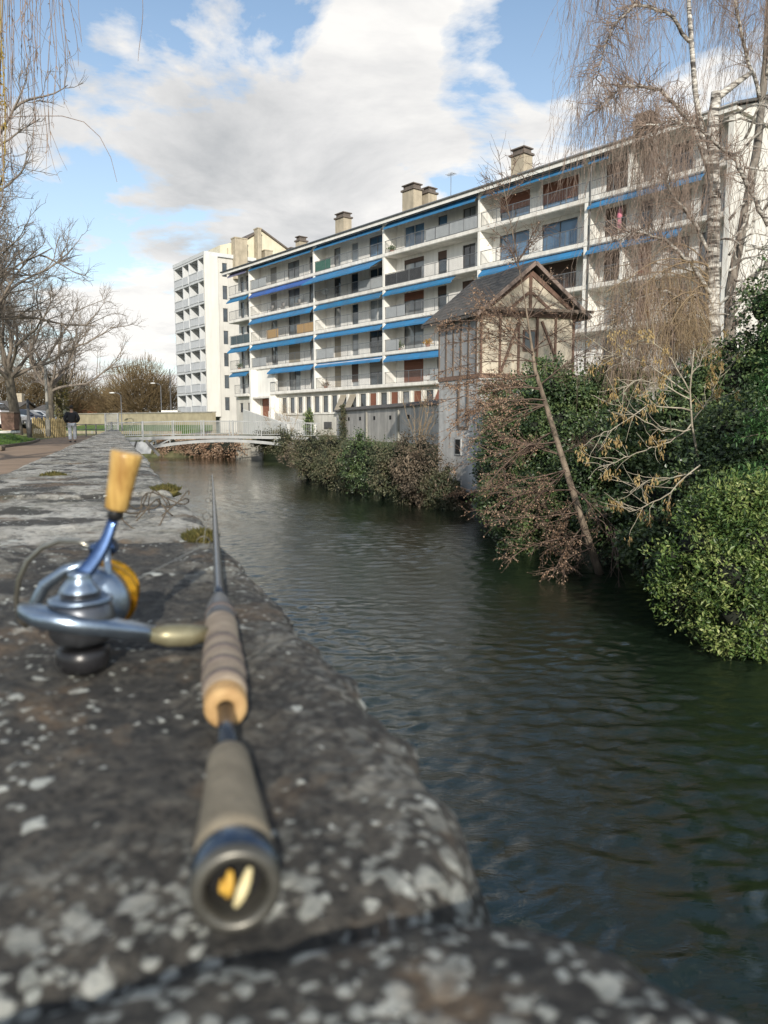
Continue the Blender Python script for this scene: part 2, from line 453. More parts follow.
edge_near=math_(nt,'MAXIMUM',math_(nt,'MULTIPLY',mapr(along,.36,.25),.9),math_(nt,'MULTIPLY',atE,.42),None,True)   # more lichen on the nearest stone
L4=math_(nt,'MULTIPLY',math_(nt,'MAXIMUM',lichen(60,.5,.2,9,.64,.3),lichen(130,.5,.2,12,.60,.3)),edge_near)
Ls=math_(nt,'MAXIMUM',math_(nt,'MAXIMUM',L1,L2),math_(nt,'MAXIMUM',L3,math_(nt,'MULTIPLY',L4,.8)))
lcol=ramp(nt,f2,[(.3,(.30,.32,.29)),(.7,(.68,.69,.63))])
base=mixc(nt,math_(nt,'MULTIPLY',atJ,ramp(nt,f1,[(.3,(.95,)*3),(.7,(.45,)*3)])),base,(.022,.020,.016))
base=mixc(nt,math_(nt,'MULTIPLY',Ls,.92),base,lcol)
# brown mineral patches
base=mixc(nt,ramp(nt,tnoise(nt,oc,5.5,6,.7,.4),[(.55,(0,0,0)),(.64,(.8,)*3)]),base,(.15,.105,.065))
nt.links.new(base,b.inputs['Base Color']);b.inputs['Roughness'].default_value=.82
hh=math_(nt,'ADD',math_(nt,'MULTIPLY',f1,.6),math_(nt,'ADD',math_(nt,'MULTIPLY',f2,.35),math_(nt,'MULTIPLY',Ls,.12)))
bump(nt,b,hh,1.0,.018)
M_stone=m

joints=[.305,1.37,2.25,3.4,4.35,5.5,6.6,7.5,8.7,9.8,11,12.1,13,14.2,15.4,16.5,17.5,18.8,20,21.1,22.3,23.6,24.7,26,27.2,28.4,29.5,30.8,32,33.2,34.5,35.7,37,38.2,39.4,40.7,42,43.1,44.4,45.7,47,48.2,49.4,50.6,52,53.2,54.6,56]
import bisect
jr=random.Random(3);offs=[(jr.uniform(-.012,.012),jr.uniform(-.012,.010)) for _ in range(len(joints)+1)]
offs[0]=(.012,.0);offs[1]=(0,0)
def vedge(u):
    i=bisect.bisect(joints,u);e=offs[i][0]
    d=min(abs(u-j) for j in joints[max(i-1,0):i+1])
    k=joints[max(i-1,0):i+1];j=min(k,key=lambda q:abs(q-u))
    amp=.052 if j==joints[0] else .022
    wd=.038 if j==joints[0] else .05
    e-=amp*math.exp(-abs(u-j)/wd)
    if u<.305:e+=.013
    e+=.010*mnoise.noise(Vector((u*9,0,1)))+.007*mnoise.noise(Vector((u*31,0,4)))+.004*mnoise.noise(Vector((u*90,0,9)))
    return e
rows=[];u=-.55
while u<57.5:
    rows.append(u);u+=.006 if u<.75 else (.0085*max(u,.75)**1.25 if u<6 else .012*u)
# keep row at each joint
rows=sorted(set(rows+[j for j in joints if j<57]));NV=96
g=MB();vs=[]
prof=np.linspace(0,1,NV)**1.0
for u in rows:
    ve=vedge(u);i=bisect.bisect(joints,u);tz=offs[i][1]
    k=joints[max(i-1,0):i+1];j=min(k,key=lambda q:abs(q-u));gj=math.exp(-((u-j)/.012)**2)*(.006 if j<.4 else .016)+math.exp(-((u-j)/.05)**2)*.006
    for q in prof:
        v=-.62*(1-q)+ve*q
        if q<.04: v+=.015*mnoise.noise(Vector((u*8,5,2)))
        p=WF(u,v,0)
        z=tz*.5-gj+(.006 if u<.305 else 0)
        z+=.006*mnoise.noise(Vector((p.x*6,p.y*6,0)))+.0035*mnoise.noise(Vector((p.x*22,p.y*22,3)))+.0022*mnoise.noise(Vector((p.x*70,p.y*70,7)))+.0012*mnoise.noise(Vector((p.x*150,p.y*150,2)))-.004*max(0,mnoise.noise(Vector((p.x*38,p.y*38,11)))-.25)
        de=(ve-v)
        z-=.016*math.exp(-de/.012)*(1+.5*mnoise.noise(Vector((u*25,1,1))))
        dl=v+.62
        z-=.03*math.exp(-dl/.02)
        if z<-.002 and False: z=z
        vs.append((p.x,p.y,z))
nr=len(rows)
fs=[(i*NV+k,i*NV+k+1,(i+1)*NV+k+1,(i+1)*NV+k) for i in range(nr-1) for k in range(NV-1)]
g.add(vs,fs,0,True)
# river face and path face with courses
def side(q_idx,v_out,zs):
    o=len(g.v);vv=[]
    for i,u in enumerate(rows):
        tp=Vector(vs[i*NV+q_idx])
        vv.append(tuple(tp))
        for z in zs:
            d=.012*mnoise.noise(Vector((u*3,z*4,5)))+.006*mnoise.noise(Vector((u*14,z*14,5)))
            base_=WF(u,v_out+d,z);vv.append(tuple(base_))
    c=len(zs)+1
    g.add(vv,[(i*c+k,i*c+k+1,(i+1)*c+k+1,(i+1)*c+k) if q_idx else (i*c+k,(i+1)*c+k,(i+1)*c+k+1,i*c+k+1) for i in range(nr-1) for k in range(c-1)],0,True)
NTOP=len(vs)
side(NV-1,.0,[-.06,-.14,-.24,-.26,-.5,-.9,-1.4,-2,WZ-.4]);side(0,-.625,[-.08,-.2,-.35,GZ-.05])
c0=[WF(57.4,-.62,-.05),WF(57.4,0,-.05),WF(57.4,0,WZ-.4),WF(57.4,-.62,WZ-.4)];g.add(c0,[(0,1,2,3)])
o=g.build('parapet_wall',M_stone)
ja=np.zeros(len(g.v));ea=np.ones(len(g.v))*.0
for i,u in enumerate(rows):
    k_=bisect.bisect(joints,u);kk=joints[max(k_-1,0):k_+1];jj=min(kk,key=lambda q:abs(q-u));jv=math.exp(-((u-jj)/(.016+.002*u))**2)*(.45 if jj<.4 else 1)
    ve=vedge(u)
    for q_ in range(NV):
        ja[i*NV+q_]=jv;ea[i*NV+q_]=math.exp(-(1-prof[q_])*.62/.05)
for nm,ar in (('joint',ja),('edge',ea)):
    at_=o.data.attributes.new(nm,'FLOAT','POINT');at_.data.foreach_set('value',ar)
tag(o,'weathered grey stone parapet wall with white lichen spots running along the river, rod lying on it','wall')

# moss and dry vine on the wall
M_moss=leafmat('moss',[(.03,.035,.01),(.09,.085,.02),(.16,.13,.04)],.9,.1,20)
def moss(c,r,n,label,col=None):
    g=MB();rg=random.Random(int(c[0]*1000)+n)
    g.blob((c[0],c[1],c[2]-.004),(r,r*.8,r*.4),rg,12,.4,2.5)
    for i in range(n):
        a=rg.uniform(0,6.28);q=r*math.sqrt(rg.random());p=Vector((c[0]+q*math.cos(a),c[1]+q*math.sin(a),c[2]+r*.3*(1-q/r)))
        g.leaf(p,Vector((rg.uniform(-1,1),rg.uniform(-1,1),1.2)),Vector((1,rg.uniform(-1,1),0)),rg.uniform(.008,.02),.006)
    o=g.build('moss_clump',M_moss);tag(o,label,'moss','moss clumps on the parapet wall');rebase(o,(c[0],c[1],c[2]-.005))
def onwall(u,v):p=WF(u,v,-.004);return (p.x,p.y,p.z)
moss(onwall(1.33,-.035),.026,500,'brownish moss clump on the wall edge to the right of the rod tip section')
0 and moss(onwall(1.42,-.16),.02,300,'small dark moss clump in the wall joint just left of the rod')
0 and moss(onwall(1.45,-.40),.024,300,'flat moss clump in the wall joint behind the reel')
moss(onwall(2.35,-.03),.04,400,'yellowish moss clump overhanging the river edge of the wall, beyond the rod')
moss(onwall(3.1,-.38),.05,400,'dark moss clump mid wall beyond the reel handle')
g=MB();rg=random.Random(5)
for k in range(6):
    c=Vector(onwall(1.70+rg.uniform(-.10,.12),-.09+rg.uniform(-.05,.05)));pts=[];a0=rg.uniform(0,6.28);rr=rg.uniform(.015,.04)
    for i in range(14):
        a=a0+i*.38;pts.append(c+Vector((rr*math.cos(a)*1.2,rr*math.sin(a)*2.0,.02+.02*math.sin(i*.7+k)+rr*.4*math.sin(a))))
    g.tube(pts,.0016,4)
o=g.build('dry_vine',barkmat('dry vine',(.14,.11,.08),(.06,.05,.035)));tag(o,'thin tangle of dry vine tendrils curled on the wall beside the rod','vine')
# ================================================================== FISHING ROD AND REEL
RB=Vector((-.052,.2546,0));RA=Vector((-.2198,.9755,0)).normalized();RL=Vector((-RA.y,RA.x,0))
def RP(r,l,z):return RB+RA*r+RL*l+Vector((0,0,z))
AX=.0175
M_eva=mat('worn cork grip',(.25,.215,.155),(.16,.135,.095),.8,0,60,.25,200)
M_cork=mat('cork',(.38,.31,.23),(.20,.155,.115),.7,0,45,.2,150)
M_corkend=mat('cork disc',(.50,.33,.15),(.34,.20,.08),.7,0,80,.2)
M_blank=mat('dark blank',(.035,.045,.06),(.025,.03,.04),.22,.3,20)
M_ring=mat('gunmetal ring',(.15,.145,.125),(.08,.078,.07),.38,.6,60)
M_collar=mat('blued collar',(.10,.14,.20),(.05,.07,.10),.22,.8,30)
M_band=mat('dark winding',(.17,.135,.12),(.10,.08,.07),.6,0,60)
M_hood=mat('grey hood',(.16,.16,.165),(.10,.10,.10),.4,.5,40)
M_chrome=mat('reel silver',(.36,.44,.54),(.24,.30,.38),.3,.95,30,.08,300)
M_steel=mat('blue steel',(.075,.13,.27),(.04,.07,.15),.2,.9,30)
M_dark=mat('reel black',(.025,.025,.028),(.015,.015,.016),.3,.2,30)
M_gold=mat('gold spool',(.78,.40,.04),(.6,.28,.02),.22,.9,40)
M_line=mat('yellow line',(.62,.42,.10),(.45,.28,.06),.5,0,150)
M_knob=mat('varnished wood knob',(.60,.40,.13),(.27,.14,.035),.35,0,160,stretch=(1,1,.12))
M_olive=mat('olive foot',(.30,.28,.18),(.20,.18,.11),.42,.5,60)
M_black=mat('hollow black',(.006,.006,.006),rough=.9)
M_cream=mat('cream foam',(.72,.66,.42),(.6,.5,.25),.6,0,200)
M_yel=mat('yellow foam',(.62,.38,.06),(.5,.28,.04),.6,0,200)
rod=thing('fishing_rod','slim dark fishing rod with worn cork grips lying along the stone parapet, butt end nearest','fishing rod',(RB.x,RB.y,0))
O=RP(0,0,AX)
def rl(name,prof,mt,n=28,closed=False):
    g=MB();g.lathe(O,RA,prof,n,0,True,closed);return g.build(name,mt,rod)
rl('butt_ring',[(.012,.0108),(.001,.0111),(-.001,.0121),(-.0012,.0143),(.000,.0157),(.0035,.0163)],M_ring,40,True)
rl('butt_collar',[(.0036,.0160),(.0042,.0165),(.016,.0161),(.018,.0152)],M_collar,40,True)
rl('butt_hollow',[(.013,.0),(.013,.0109),(.006,.0111)],M_black,28,True)
g=MB();c=RP(.004,-.0012,AX)
def grub(g,p0,p1,r,m=0):
    p0=Vector(p0);p1=Vector(p1);pts=[];rad=[]
    for i in range(11):
        t=i/10;q=p0.lerp(p1,t)+RA*(-.0016*math.sin(t*3.14));pts.append(q);rad.append(r*(math.sin(.25+t*2.65)**.6)*(1+.12*math.sin(i*3.0)))
    g.tube(pts,rad,10,m)
grub(g,RP(.004,-.0052,AX+.0062),RP(.003,.0004,AX-.0074),.0021)
g.build('foam_strip',M_cream,rod)
g=MB();grub(g,RP(.006,.0018,AX+.0048),RP(.006,.0030,AX-.0052),.0019);grub(g,RP(.007,.0046,AX+.001),RP(.007,.0048,AX-.004),.0013)
g.build('foam_strip',M_yel,rod)
rl('rear_grip',[(.0175,.0154),(.03,.0150),(.06,.0128),(.09,.0112),(.108,.0103),(.112,.0096),(.1125,.0046)],M_eva,32)
rl('blank',[(.111,.0047),(.182,.0050)],M_blank,20)
rl('cork_disc',[(.181,.0052),(.180,.0075),(.1805,.0112),(.183,.0125),(.196,.0128)],M_corkend,32,True)
g=MB()
rings=[(.196,.0128),(.215,.0135),(.24,.0142),(.27,.0142),(.30,.0136),(.33,.013),(.36,.0135),(.372,.0134),(.376,.0125)]
g.lathe(O,RA,rings,32,0);cg=g.build('cork_grip',M_cork,rod)
for r_ in (.214,.240,.268,.298):
    g=MB();rr=float(np.interp(r_,[q[0] for q in rings],[q[1] for q in rings]))
    g.lathe(O,RA,[(r_-.004,rr-.0005),(r_-.0035,rr+.0004),(r_+.0035,rr+.0004),(r_+.004,rr-.0005)],28);g.build('dark_band',M_band,cg)
rl('reel_seat_hood',[(.376,.0118),(.385,.0128),(.43,.0122),(.455,.0098),(.475,.0072)],M_hood,28)
rl('winding_band',[(.398,.0120),(.399,.0132),(.409,.0131),(.410,.0120)],M_band,28)
g=MB()
pts=[];rad=[]
for i in range(30):
    t=i/29;r=.45+t*1.80
    pts.append(RP(r,0,AX+.012*t+.010*math.sin(t*3.14)));rad.append(.0054*(1-t)+.0017*t)
g.tube(pts,rad,12);g.build('rod_blank',M_blank,rod)
for k,(r,q) in enumerate([(.78,.016),(1.05,.012),(1.3,.009),(1.53,.007),(1.74,.006),(1.93,.005),(2.1,.0045)]):
    g=MB();t=(r-.45)/1.8;zc=AX+.012*t+.010*math.sin(t*3.14)
    c=RP(r,q*.8+.004,zc+.002);pp=[c+RL*(q*.55*math.cos(a))+Vector((0,0,q*.55*math.sin(a))) for a in np.linspace(0,6.283,17)]
    g.tube(pp,.0007,5,cap=False);g.bar(RP(r-.012,.002,zc),c-RL*(q*.5),.0012);g.bar(RP(r+.006,.002,zc),c-RL*(q*.5),.0012)
    g.build('line_guide',M_ring,rod)
g=MB()
pts=[RP(.42,.07,.05),RP(.78,.017,AX+.006),RP(1.05,.0136,AX+.01),RP(1.53,.0096,AX+.015),RP(2.1,.0076,AX+.014),RP(2.25,.002,AX+.012)]
g.tube(pts,.0004,4);g.build('fishing_line',mat('clear line',(.5,.5,.45),rough=.2),rod)

reel=thing('spinning_reel','silver spinning reel with gold spool and amber wooden crank knob, mounted on the rod','fishing reel',tuple(RP(.32,.095,0)))
BC=RP(.315,.098,.043)
g=MB();pts=[RP(.335,.011,.022),RP(.332,.024,.022),RP(.328,.040,.024),RP(.325,.052,.026)]
g.tube(pts,[.006,.0085,.0085,.005],14);g.build('foot_stem',M_olive,reel)
g=MB();P=[at(158,634,.574),at(140,631,.558),at(110,627,.538),at(75,622,.524),at(45,617,.524),at(30,612,.535),at(23,607,.550)]
g.flat(P,[.0075,.009,.011,.0135,.0125,.009,.004],[.0046,.0052,.0060,.0066,.0066,.0055,.0025],RA);g.build('foot_arm',M_chrome,reel)
M_gun=mat('dark reel metal',(.16,.17,.19),(.09,.095,.105),.32,.85,60)
g=MB();g.lathe(BC-Vector((0,0,.018)),(0,0,1),[(0,.012),(.003,.019),(.008,.0225),(.018,.0232),(.028,.0215),(.032,.018),(.034,.013)],32);g.build('gear_housing',M_gun,reel)
g=MB();g.lathe(BC+Vector((0,0,.0125)),(0,0,1),[(0.001,.0218),(.003,.022),(.004,.019)],32);g.build('housing_rim',M_chrome,reel)
g=MB();g.lathe(BC-Vector((0,0,.0385)),(0,0,1),[(0,.009),(.002,.015),(.008,.0185),(.017,.0185),(.0185,.016)],28);g.build('side_cap',M_dark,reel)
g=MB();g.lathe(BC+Vector((0,0,.0195)),(0,0,1),[(0,.0135),(.002,.013),(.006,.0098),(.010,.0078),(.0125,.0080),(.0145,.0078),(.0152,.005)],28);g.build('crank_hub',M_chrome,reel)
hub=BC+Vector((0,0,.030));A1=at(114,517,.552)
g=MB();d=(A1-hub);pts=[hub+d*t+Vector((.003*math.sin(t*3.14),0,-.002*math.sin(t*3.14))) for t in np.linspace(0,1,9)]
g.flat(pts,list(np.linspace(.0060,.0036,9)),[.0024]*9,(d.z,0,-d.x));g.build('crank_arm',M_steel,reel)
K0=at(116,510,.552);K1=at(127,452,.552);kd=(K1-K0).normalized();kl=(K1-K0).length
g=MB();g.lathe(K0-kd*.007,kd,[(0,.0045),(.003,.0058),(.007,.005),(.010,.004)],20);g.build('knob_joint',M_dark,reel)
g=MB();g.lathe(K0,kd,[(0,.0068),(.0015,.0082),(kl*.3,.0089),(kl*.65,.0098),(kl*.93,.0112),(kl*.985,.0108),(kl,.0092)],28);g.build('crank_knob',M_knob,reel)
SO=RP(.345,.096,.045);ROT=Vector((RA.x,RA.y,0))
g=MB();g.lathe(SO,RA,[(0,.012),(.003,.022),(.008,.0262),(.026,.0268),(.028,.024)],32);g.build('rotor',M_chrome,reel)
sp=MB();sp.lathe(SO+RA*.030-RL*.004,RA,[(0,.012),(0.0005,.0268),(.004,.0276),(.006,.0262),(.0065,.0225)],36);spo=sp.build('spool',M_gold,reel)
g=MB();g.lathe(SO+RA*.0365-RL*.004,RA,[(0,.0222),(.004,.0236),(.016,.0236),(.020,.0222)],32);g.build('wound_line',M_line,spo)
g=MB();g.lathe(SO+RA*.0565-RL*.004,RA,[(0,.021),(.001,.0268),(.004,.0266),(.009,.018),(.013,.015),(.013,.0)],32,closed=True);g.build('spool_lip',M_gold,spo)
g=MB();bw=[(92,548),(78,541),(60,541),(43,547),(28,561),(19,580),(16,600),(19,618),(27,627)]
bw=[at(px,py,.605+.02*(i/8)) for i,(px,py) in enumerate(bw)];g.tube(bw,.0022,8);g.build('bail_wire',mat('bail wire',(.40,.39,.34),(.28,.27,.23),.3,.9,40),reel)
g=MB()
for a_ in np.linspace(0,6.283,9)[:-1]:
    g.lathe(BC+Vector((.0155*math.cos(a_),.0155*math.sin(a_),.0150)),(0,0,1),[(0,.0017),(.0012,.0017),(.0014,.0012)],8)
g.build('housing_screws',M_dark,reel,kind='stuff')
g=MB()
for z_ in (.0165,.0192):g.lathe(BC+Vector((0,0,z_)),(0,0,1),[(0,.0125),(.0005,.0140),(.0012,.0140),(.0016,.0125)],24)
g.build('hub_knurl',M_gun,reel)
g=MB();ra_=[(88,563),(66,570),(45,585),(34,605),(33,622)]
g.tube([at(px,py,.60) for px,py in ra_],[.003,.0045,.005,.0045,.004],10);g.build('rotor_arm',M_chrome,reel)
g=MB();ra_=[(106,545),(109,580),(111,606),(112,618)]
g.tube([at(px,py,.585) for px,py in ra_],[.003,.0024,.0026,.003],8);g.build('rotor_arm',M_chrome,reel)
g=MB();g.tube([at(92,551,.60),at(104,549,.60),at(116,545,.60)],[.006,.0078,.0055],12);g.build('line_roller',M_steel,reel)
# ================================================================== APARTMENT BUILDING
BO=Vector((-17.4,85.9,0));BE=Vector((.632,-.775,0)).normalized();BN=Vector((-BE.y*-1*-1,0,0))
BN=Vector((-.775,-.632,0)).normalized()
def FF(s,d,z):return BO+BE*s-BN*d+Vector((0,0,z))      # d = depth behind the slab edge
M_render=mat('white render',(.80,.79,.74),(.70,.69,.65),.9,0,.6,.12,30,streak=.32)
M_wall=mat('back wall render',(.80,.79,.76),(.70,.69,.66),.9,0,.6,.1,30,streak=.35)
M_slab=mat('concrete slab edge',(.78,.76,.71),(.64,.62,.57),.9,0,1.2,.1,30,streak=.45)
M_roof=mat('dark roof sheet',(.10,.095,.09),(.06,.058,.055),.7,0,1.5,.1)
M_cream_w=mat('cream render',(.66,.62,.48),(.56,.52,.40),.9,0,.8,.12,30,streak=.3)
M_chim=mat('weathered chimney render',(.47,.41,.31),(.33,.29,.22),.95,0,1.5,.3,20,streak=.4)
M_cap=mat('chimney cap',(.16,.13,.11),(.09,.08,.07),.9,0,4)
M_frame=mat('dark window frame',(.10,.10,.10),(.06,.06,.06),.5,0,3)
M_framew=mat('white window frame',(.62,.62,.6),(.55,.55,.53),.5,0,3)
M_rail=mat('grey steel rail',(.20,.21,.22),(.14,.145,.15),.5,.4,3)
M_shut=mat('grey roller shutter',(.30,.29,.27),(.22,.21,.20),.7,0,1,.5,30,stretch=(.2,.2,6))
M_shutb=mat('red brown shutter',(.22,.085,.05),(.14,.055,.035),.7,0,1,.5,30,stretch=(.2,.2,6))
M_shutd=mat('dark brown shutter',(.10,.06,.045),(.06,.04,.03),.7,0,1,.5,30,stretch=(.2,.2,6))
M_shutbe=mat('beige shutter',(.33,.29,.22),(.25,.22,.17),.7,0,1,.5,30,stretch=(.2,.2,6))
def glassmat(name,c1,c2):
    m,nt,b=newmat(name);f=tnoise(nt,coords(nt),.55,3,.5)
    nt.links.new(ramp(nt,f,[(.35,c2),(.65,c1)]),b.inputs['Base Color']);b.inputs['Roughness'].default_value=.05
    b.inputs['Specular IOR Level'].default_value=.9
    bump(nt,b,tnoise(nt,coords(nt),.9,2,.5),.05,.05);return m
M_glass=glassmat('window glass',(.06,.075,.09),(.02,.022,.025))
M_glassc=glassmat('curtained glass',(.34,.36,.37),(.10,.11,.12))
M_glassb=glassmat('sky glass',(.13,.24,.38),(.05,.09,.15))
def awnmat(name,c):
    m=mat(name,c,tuple(q*.6+.03 for q in c),.85,0,.8,.3,9,streak=.25);return m
M_awn=awnmat('blue awning canvas',(.025,.20,.43));M_awn2=awnmat('sea blue awning canvas',(.015,.17,.36));M_awn3=awnmat('deep blue awning canvas',(.03,.12,.42));M_awng=awnmat('faded lilac awning canvas',(.16,.16,.27))
M_awnw=awnmat('awning stripe white',(.5,.55,.65))
S=[0,5.54,17.4,27.5,38.2,47.3,56.2]
LV=[3.66,6.28,8.90,11.52,14.14]; TOPZ=16.70; REC=1.25; DEP=12.5
apt=thing('apartment_building','long white five storey apartment block with blue awnings over stacked balconies, right bank','building',tuple(FF(28,6,GZ)))
rb=random.Random(11)
# floors: slab + ceilings
for k,z in enumerate(LV):
    g=MB();s0=1.0 if k else 1.8
    if k==0:
        g.box(s0,4.9,-.0,DEP-2,z-.24,z,0,FF);g.box(9.3,56.2,-.0,DEP-2,z-.24,z,0,FF);g.box(4.9,9.3,REC-.4,DEP-2,z-.24,z,0,FF)
    else: g.box(s0,56.2,0,DEP-2,z-.24,z,0,FF)
    if k: g.box(s0+.02,56.2,-.04,.0,z-.20,z+.05,0,FF)
    else: g.box(9.35,56.2,-.04,.0,z-.20,z+.05,0,FF);g.box(2.0,4.85,-.04,0,z-.2,z+.05,0,FF)
    g.build('balcony_slab',M_slab,apt,label=None)
# openings for each bay: (s offset from the bay start, width, full height?)
ops={0:[(1.35,.7,1),(2.6,1.5,1)],1:[(2.1,1.2,1),(5.4,2.1,1),(9.2,1.5,1)],2:[(1.4,1.0,1),(4.0,1.0,1),(6.6,2.1,1)],
     3:[(1.1,2.4,1),(5.1,1.0,1),(7.8,1.3,1)],4:[(.8,2.7,1),(4.6,2.9,1)],5:[(.5,1.5,1),(2.9,.9,1),(4.9,1.3,1),(6.8,1.0,1)]}
def window(par,F,s0,s1,z0,z1,dface,fmat,pmat,shut=None,shmat=None,mull=True,rev=.10,panes=None):
    g=MB();f=.055
    d0=dface+rev-.03;d1=dface+rev+.05
    g.box(s0,s0+f,d0,d1,z0,z1,0,F);g.box(s1-f,s1,d0,d1,z0,z1,0,F);g.box(s0+f,s1-f,d0,d1,z1-f,z1,0,F);g.box(s0+f,s1-f,d0,d1,z0,z0+f,0,F)
    if mull and s1-s0>1.05:
        c=(s0+s1)/2;g.box(c-.03,c+.03,d0+.003,d1,z0+f,z1-f,0,F)
    wv=g.build('window',fmat,par)
    g=MB();g.box(s0+f*.5,s1-f*.5,dface+rev+.01,dface+rev+.03,z0+f*.5,z1-f*.5,0,F);g.build('pane',pmat,wv)
    if shut:
        zb=z1-(z1-z0)*shut
        g=MB();g.box(s0+.004,s1-.004,dface+rev-.075,dface+rev-.035,zb,z1-.004,0,F);g.build('shutter',shmat,wv)
    return wv
def wall_with_openings(g,F,s0,s1,z0,z1,d0,d1,openings):
    """openings sorted list (a,b,za,zb)"""
    c=s0
    for (a,b_,za,zb) in sorted(openings):
        if a>c:g.box(c,a,d0,d1,z0,z1,0,F)
        if za>z0:g.box(a,b_,d0,d1,z0,za,0,F)
        if zb<z1:g.box(a,b_,d0,d1,zb,z1,0,F)
        c=b_
    if c<s1:g.box(c,s1,d0,d1,z0,z1,0,F)
SH={ # (floor from top 0..4, bay, opening) : (share, material)
 (0,1,0):(1,M_shut),(1,1,0):(1,M_shut),(3,2,0):(1,M_shutbe),(4,2,0):(1,M_shutbe),(4,2,1):(.75,M_shutd),(4,2,2):(.42,M_shut),
 (0,4,0):(.5,M_shutb),(0,4,1):(.62,M_shutb),(2,3,0):(.3,M_shutb),(2,3,1):(.3,M_shutd),(1,3,1):(.28,M_shutd),(2,3,2):(1,M_shutd),(1,3,0):(.16,M_shutd),
 (4,3,0):(1,M_shutb),(3,1,1):(1,M_shutbe),(0,5,0):(1,M_shutd),(1,5,0):(1,M_shutd),(2,5,0):(1,M_shutd),(2,5,1):(1,M_shutb),(2,4,1):(1,M_shutd),(1,5,2):(.6,M_shut),(3,5,1):(1,M_shutb),(0,0,0):(.25,M_shut)}
GL={(0,3,0):M_glassb,(0,3,1):M_glassb,(1,4,1):M_glassb,(0,4,0):M_glassb,(0,4,1):M_glassb,(1,4,0):M_glassb,(3,3,0):M_glassc,(1,3,0):M_glassc,(2,3,0):M_glassc,(4,1,2):M_glassc,(3,1,2):M_glassc,(2,0,0):M_glassc,(0,2,2):M_glassb}
bw_=MB()
for f in range(5):
    k=4-f;z0=LV[k];z1=(LV[k+1]-.24) if k<4 else TOPZ-.14
    allop=[]
    for bay in range(6):
        for j,(o_,w_,_) in enumerate(ops[bay]):
            s0=S[bay]+o_;s1=s0+w_
            if bay==1 and f==4 and j==0:continue
            if s1>S[bay+1]-.1:s1=S[bay+1]-.12
            allop.append((s0,s1,z0+.02,z0+2.12))
            sh=SH.get((f,bay,j));gm=GL.get((f,bay,j),M_glassc if rb.random()<.45 else M_glass)
            window(apt,FF,s0,s1,z0+.02,z0+2.12,REC,M_frame if rb.random()<.7 else M_framew,gm,sh[0] if sh else None,sh[1] if sh else None)
    wall_with_openings(bw_,FF,1.2,56.2,z0,z1,REC,REC+.3,allop)
bw_.build('facade_wall',M_wall,apt)
# dark room backs so glass has depth behind: side and rear walls
g=MB();g.box(.9,56.4,DEP-2,DEP-1.7,GZ,TOPZ,0,FF);g.box(.9,1.2,REC,DEP-2,GZ,TOPZ-.1,0,FF);g.build('rear_wall',M_wall,apt)
g=MB();g.box(56.2,56.5,-.1,DEP-2,GZ,TOPZ-.1,0,FF)
p=[FF(56.2,-.4,TOPZ-.1),FF(56.2,DEP-1.7,TOPZ-.1),FF(56.2,(DEP-2)/2,TOPZ+1.9)]
g.prism(p,BE*.3);g.build('gable_wall',mat('gable white render',(.68,.67,.63),(.58,.57,.53),.9,0,.5,.1,20,streak=.35),apt)
# partitions
def part(s,f0,f1,z1off=0):
    for f in range(f0,f1+1):
        k=4-f;z0=LV[k];z1=(LV[k+1]-.24) if k<4 else TOPZ-.14
        g=MB();g.box(s-.11,s+.11,-.05,REC,z0+.001,z1-.001,0,FF);g.build('partition',M_render,apt)
for i in (1,2,3,4):part(S[i],0,4)
part(S[5]+3.0,0,0);part(S[5],1,1);part(S[5],2,3);part(S[5]+2.6,2,2)
# railings
def railing(s0,s1,z,style='bars',rnd=0):
    g=MB();d=.03
    g.box(s0,s1,d-.022,d+.022,z+.98,z+1.02,0,FF);g.box(s0,s1,d-.015,d+.015,z+.10,z+.125,0,FF)
    n=max(1,round((s1-s0)/1.6))
    for i in range(n+1):
        s=s0+(s1-s0)*i/n;s=min(max(s,s0+.02),s1-.02);g.box(s-.016,s+.016,d-.014,d+.014,z+.052,z+.978,0,FF)
    n=int((s1-s0)/.125)
    for i in range(1,n):
        s=s0+(s1-s0)*i/n;g.box(s-.006,s+.006,d-.006,d+.006,z+.126,z+.977,0,FF)
    return g.build('railing',M_rail,apt)
rails={}
for f in range(5):
    z=LV[4-f]
    for bay in range(6):
        s0,s1=S[bay]+.12,S[bay+1]-.12
        if bay==0:s0=1.05 if f<4 else 1.9
        if bay==1 and f==4:s0=9.35
        rails[(f,bay)]=railing(s0,s1,z)
def screen(f,bay,a,b_,mt,h0=.08,h1=.96,name='balcony_screen',label=None):
    z=LV[4-f];g=MB();s0=S[bay]
    g.box(s0+a,s0+b_,.055,.075,z+h0,z+h1,0,FF);o=g.build(name,mt,rails[(f,bay)],label=label);return o
screen(1,3,.15,4.6,mat('black mesh screen',(.03,.032,.036),rough=.8),label='black mesh balcony screen')
screen(0,2,.15,2.5,mat('green canvas screen',(.03,.14,.10),rough=.8),label='green canvas balcony screen')
bam=mat('bamboo screen',(.48,.31,.13),(.36,.22,.09),.8,0,2,.4,30,stretch=(6,6,.2))
screen(2,1,3.2,5.4,bam,label='bamboo balcony screen');screen(2,1,8.8,11.7,bam,label='bamboo balcony screen')
screen(2,0,1.2,5.4,mat('slate canvas screen',(.05,.09,.11),rough=.8),label='slate canvas balcony screen')
M_frost=mat('frosted panel',(.42,.44,.45),(.36,.38,.39),.4,0,2)
for a in [(3,2,.2,2.9),(0,1,.2,3.2),(3,1,.2,3.0),(0,3,5.0,10.4),(2,3,.2,2.6),(4,3,5.6,8.6),(1,2,6.6,9.8),(3,3,.2,1.8)]:screen(*a,M_frost)
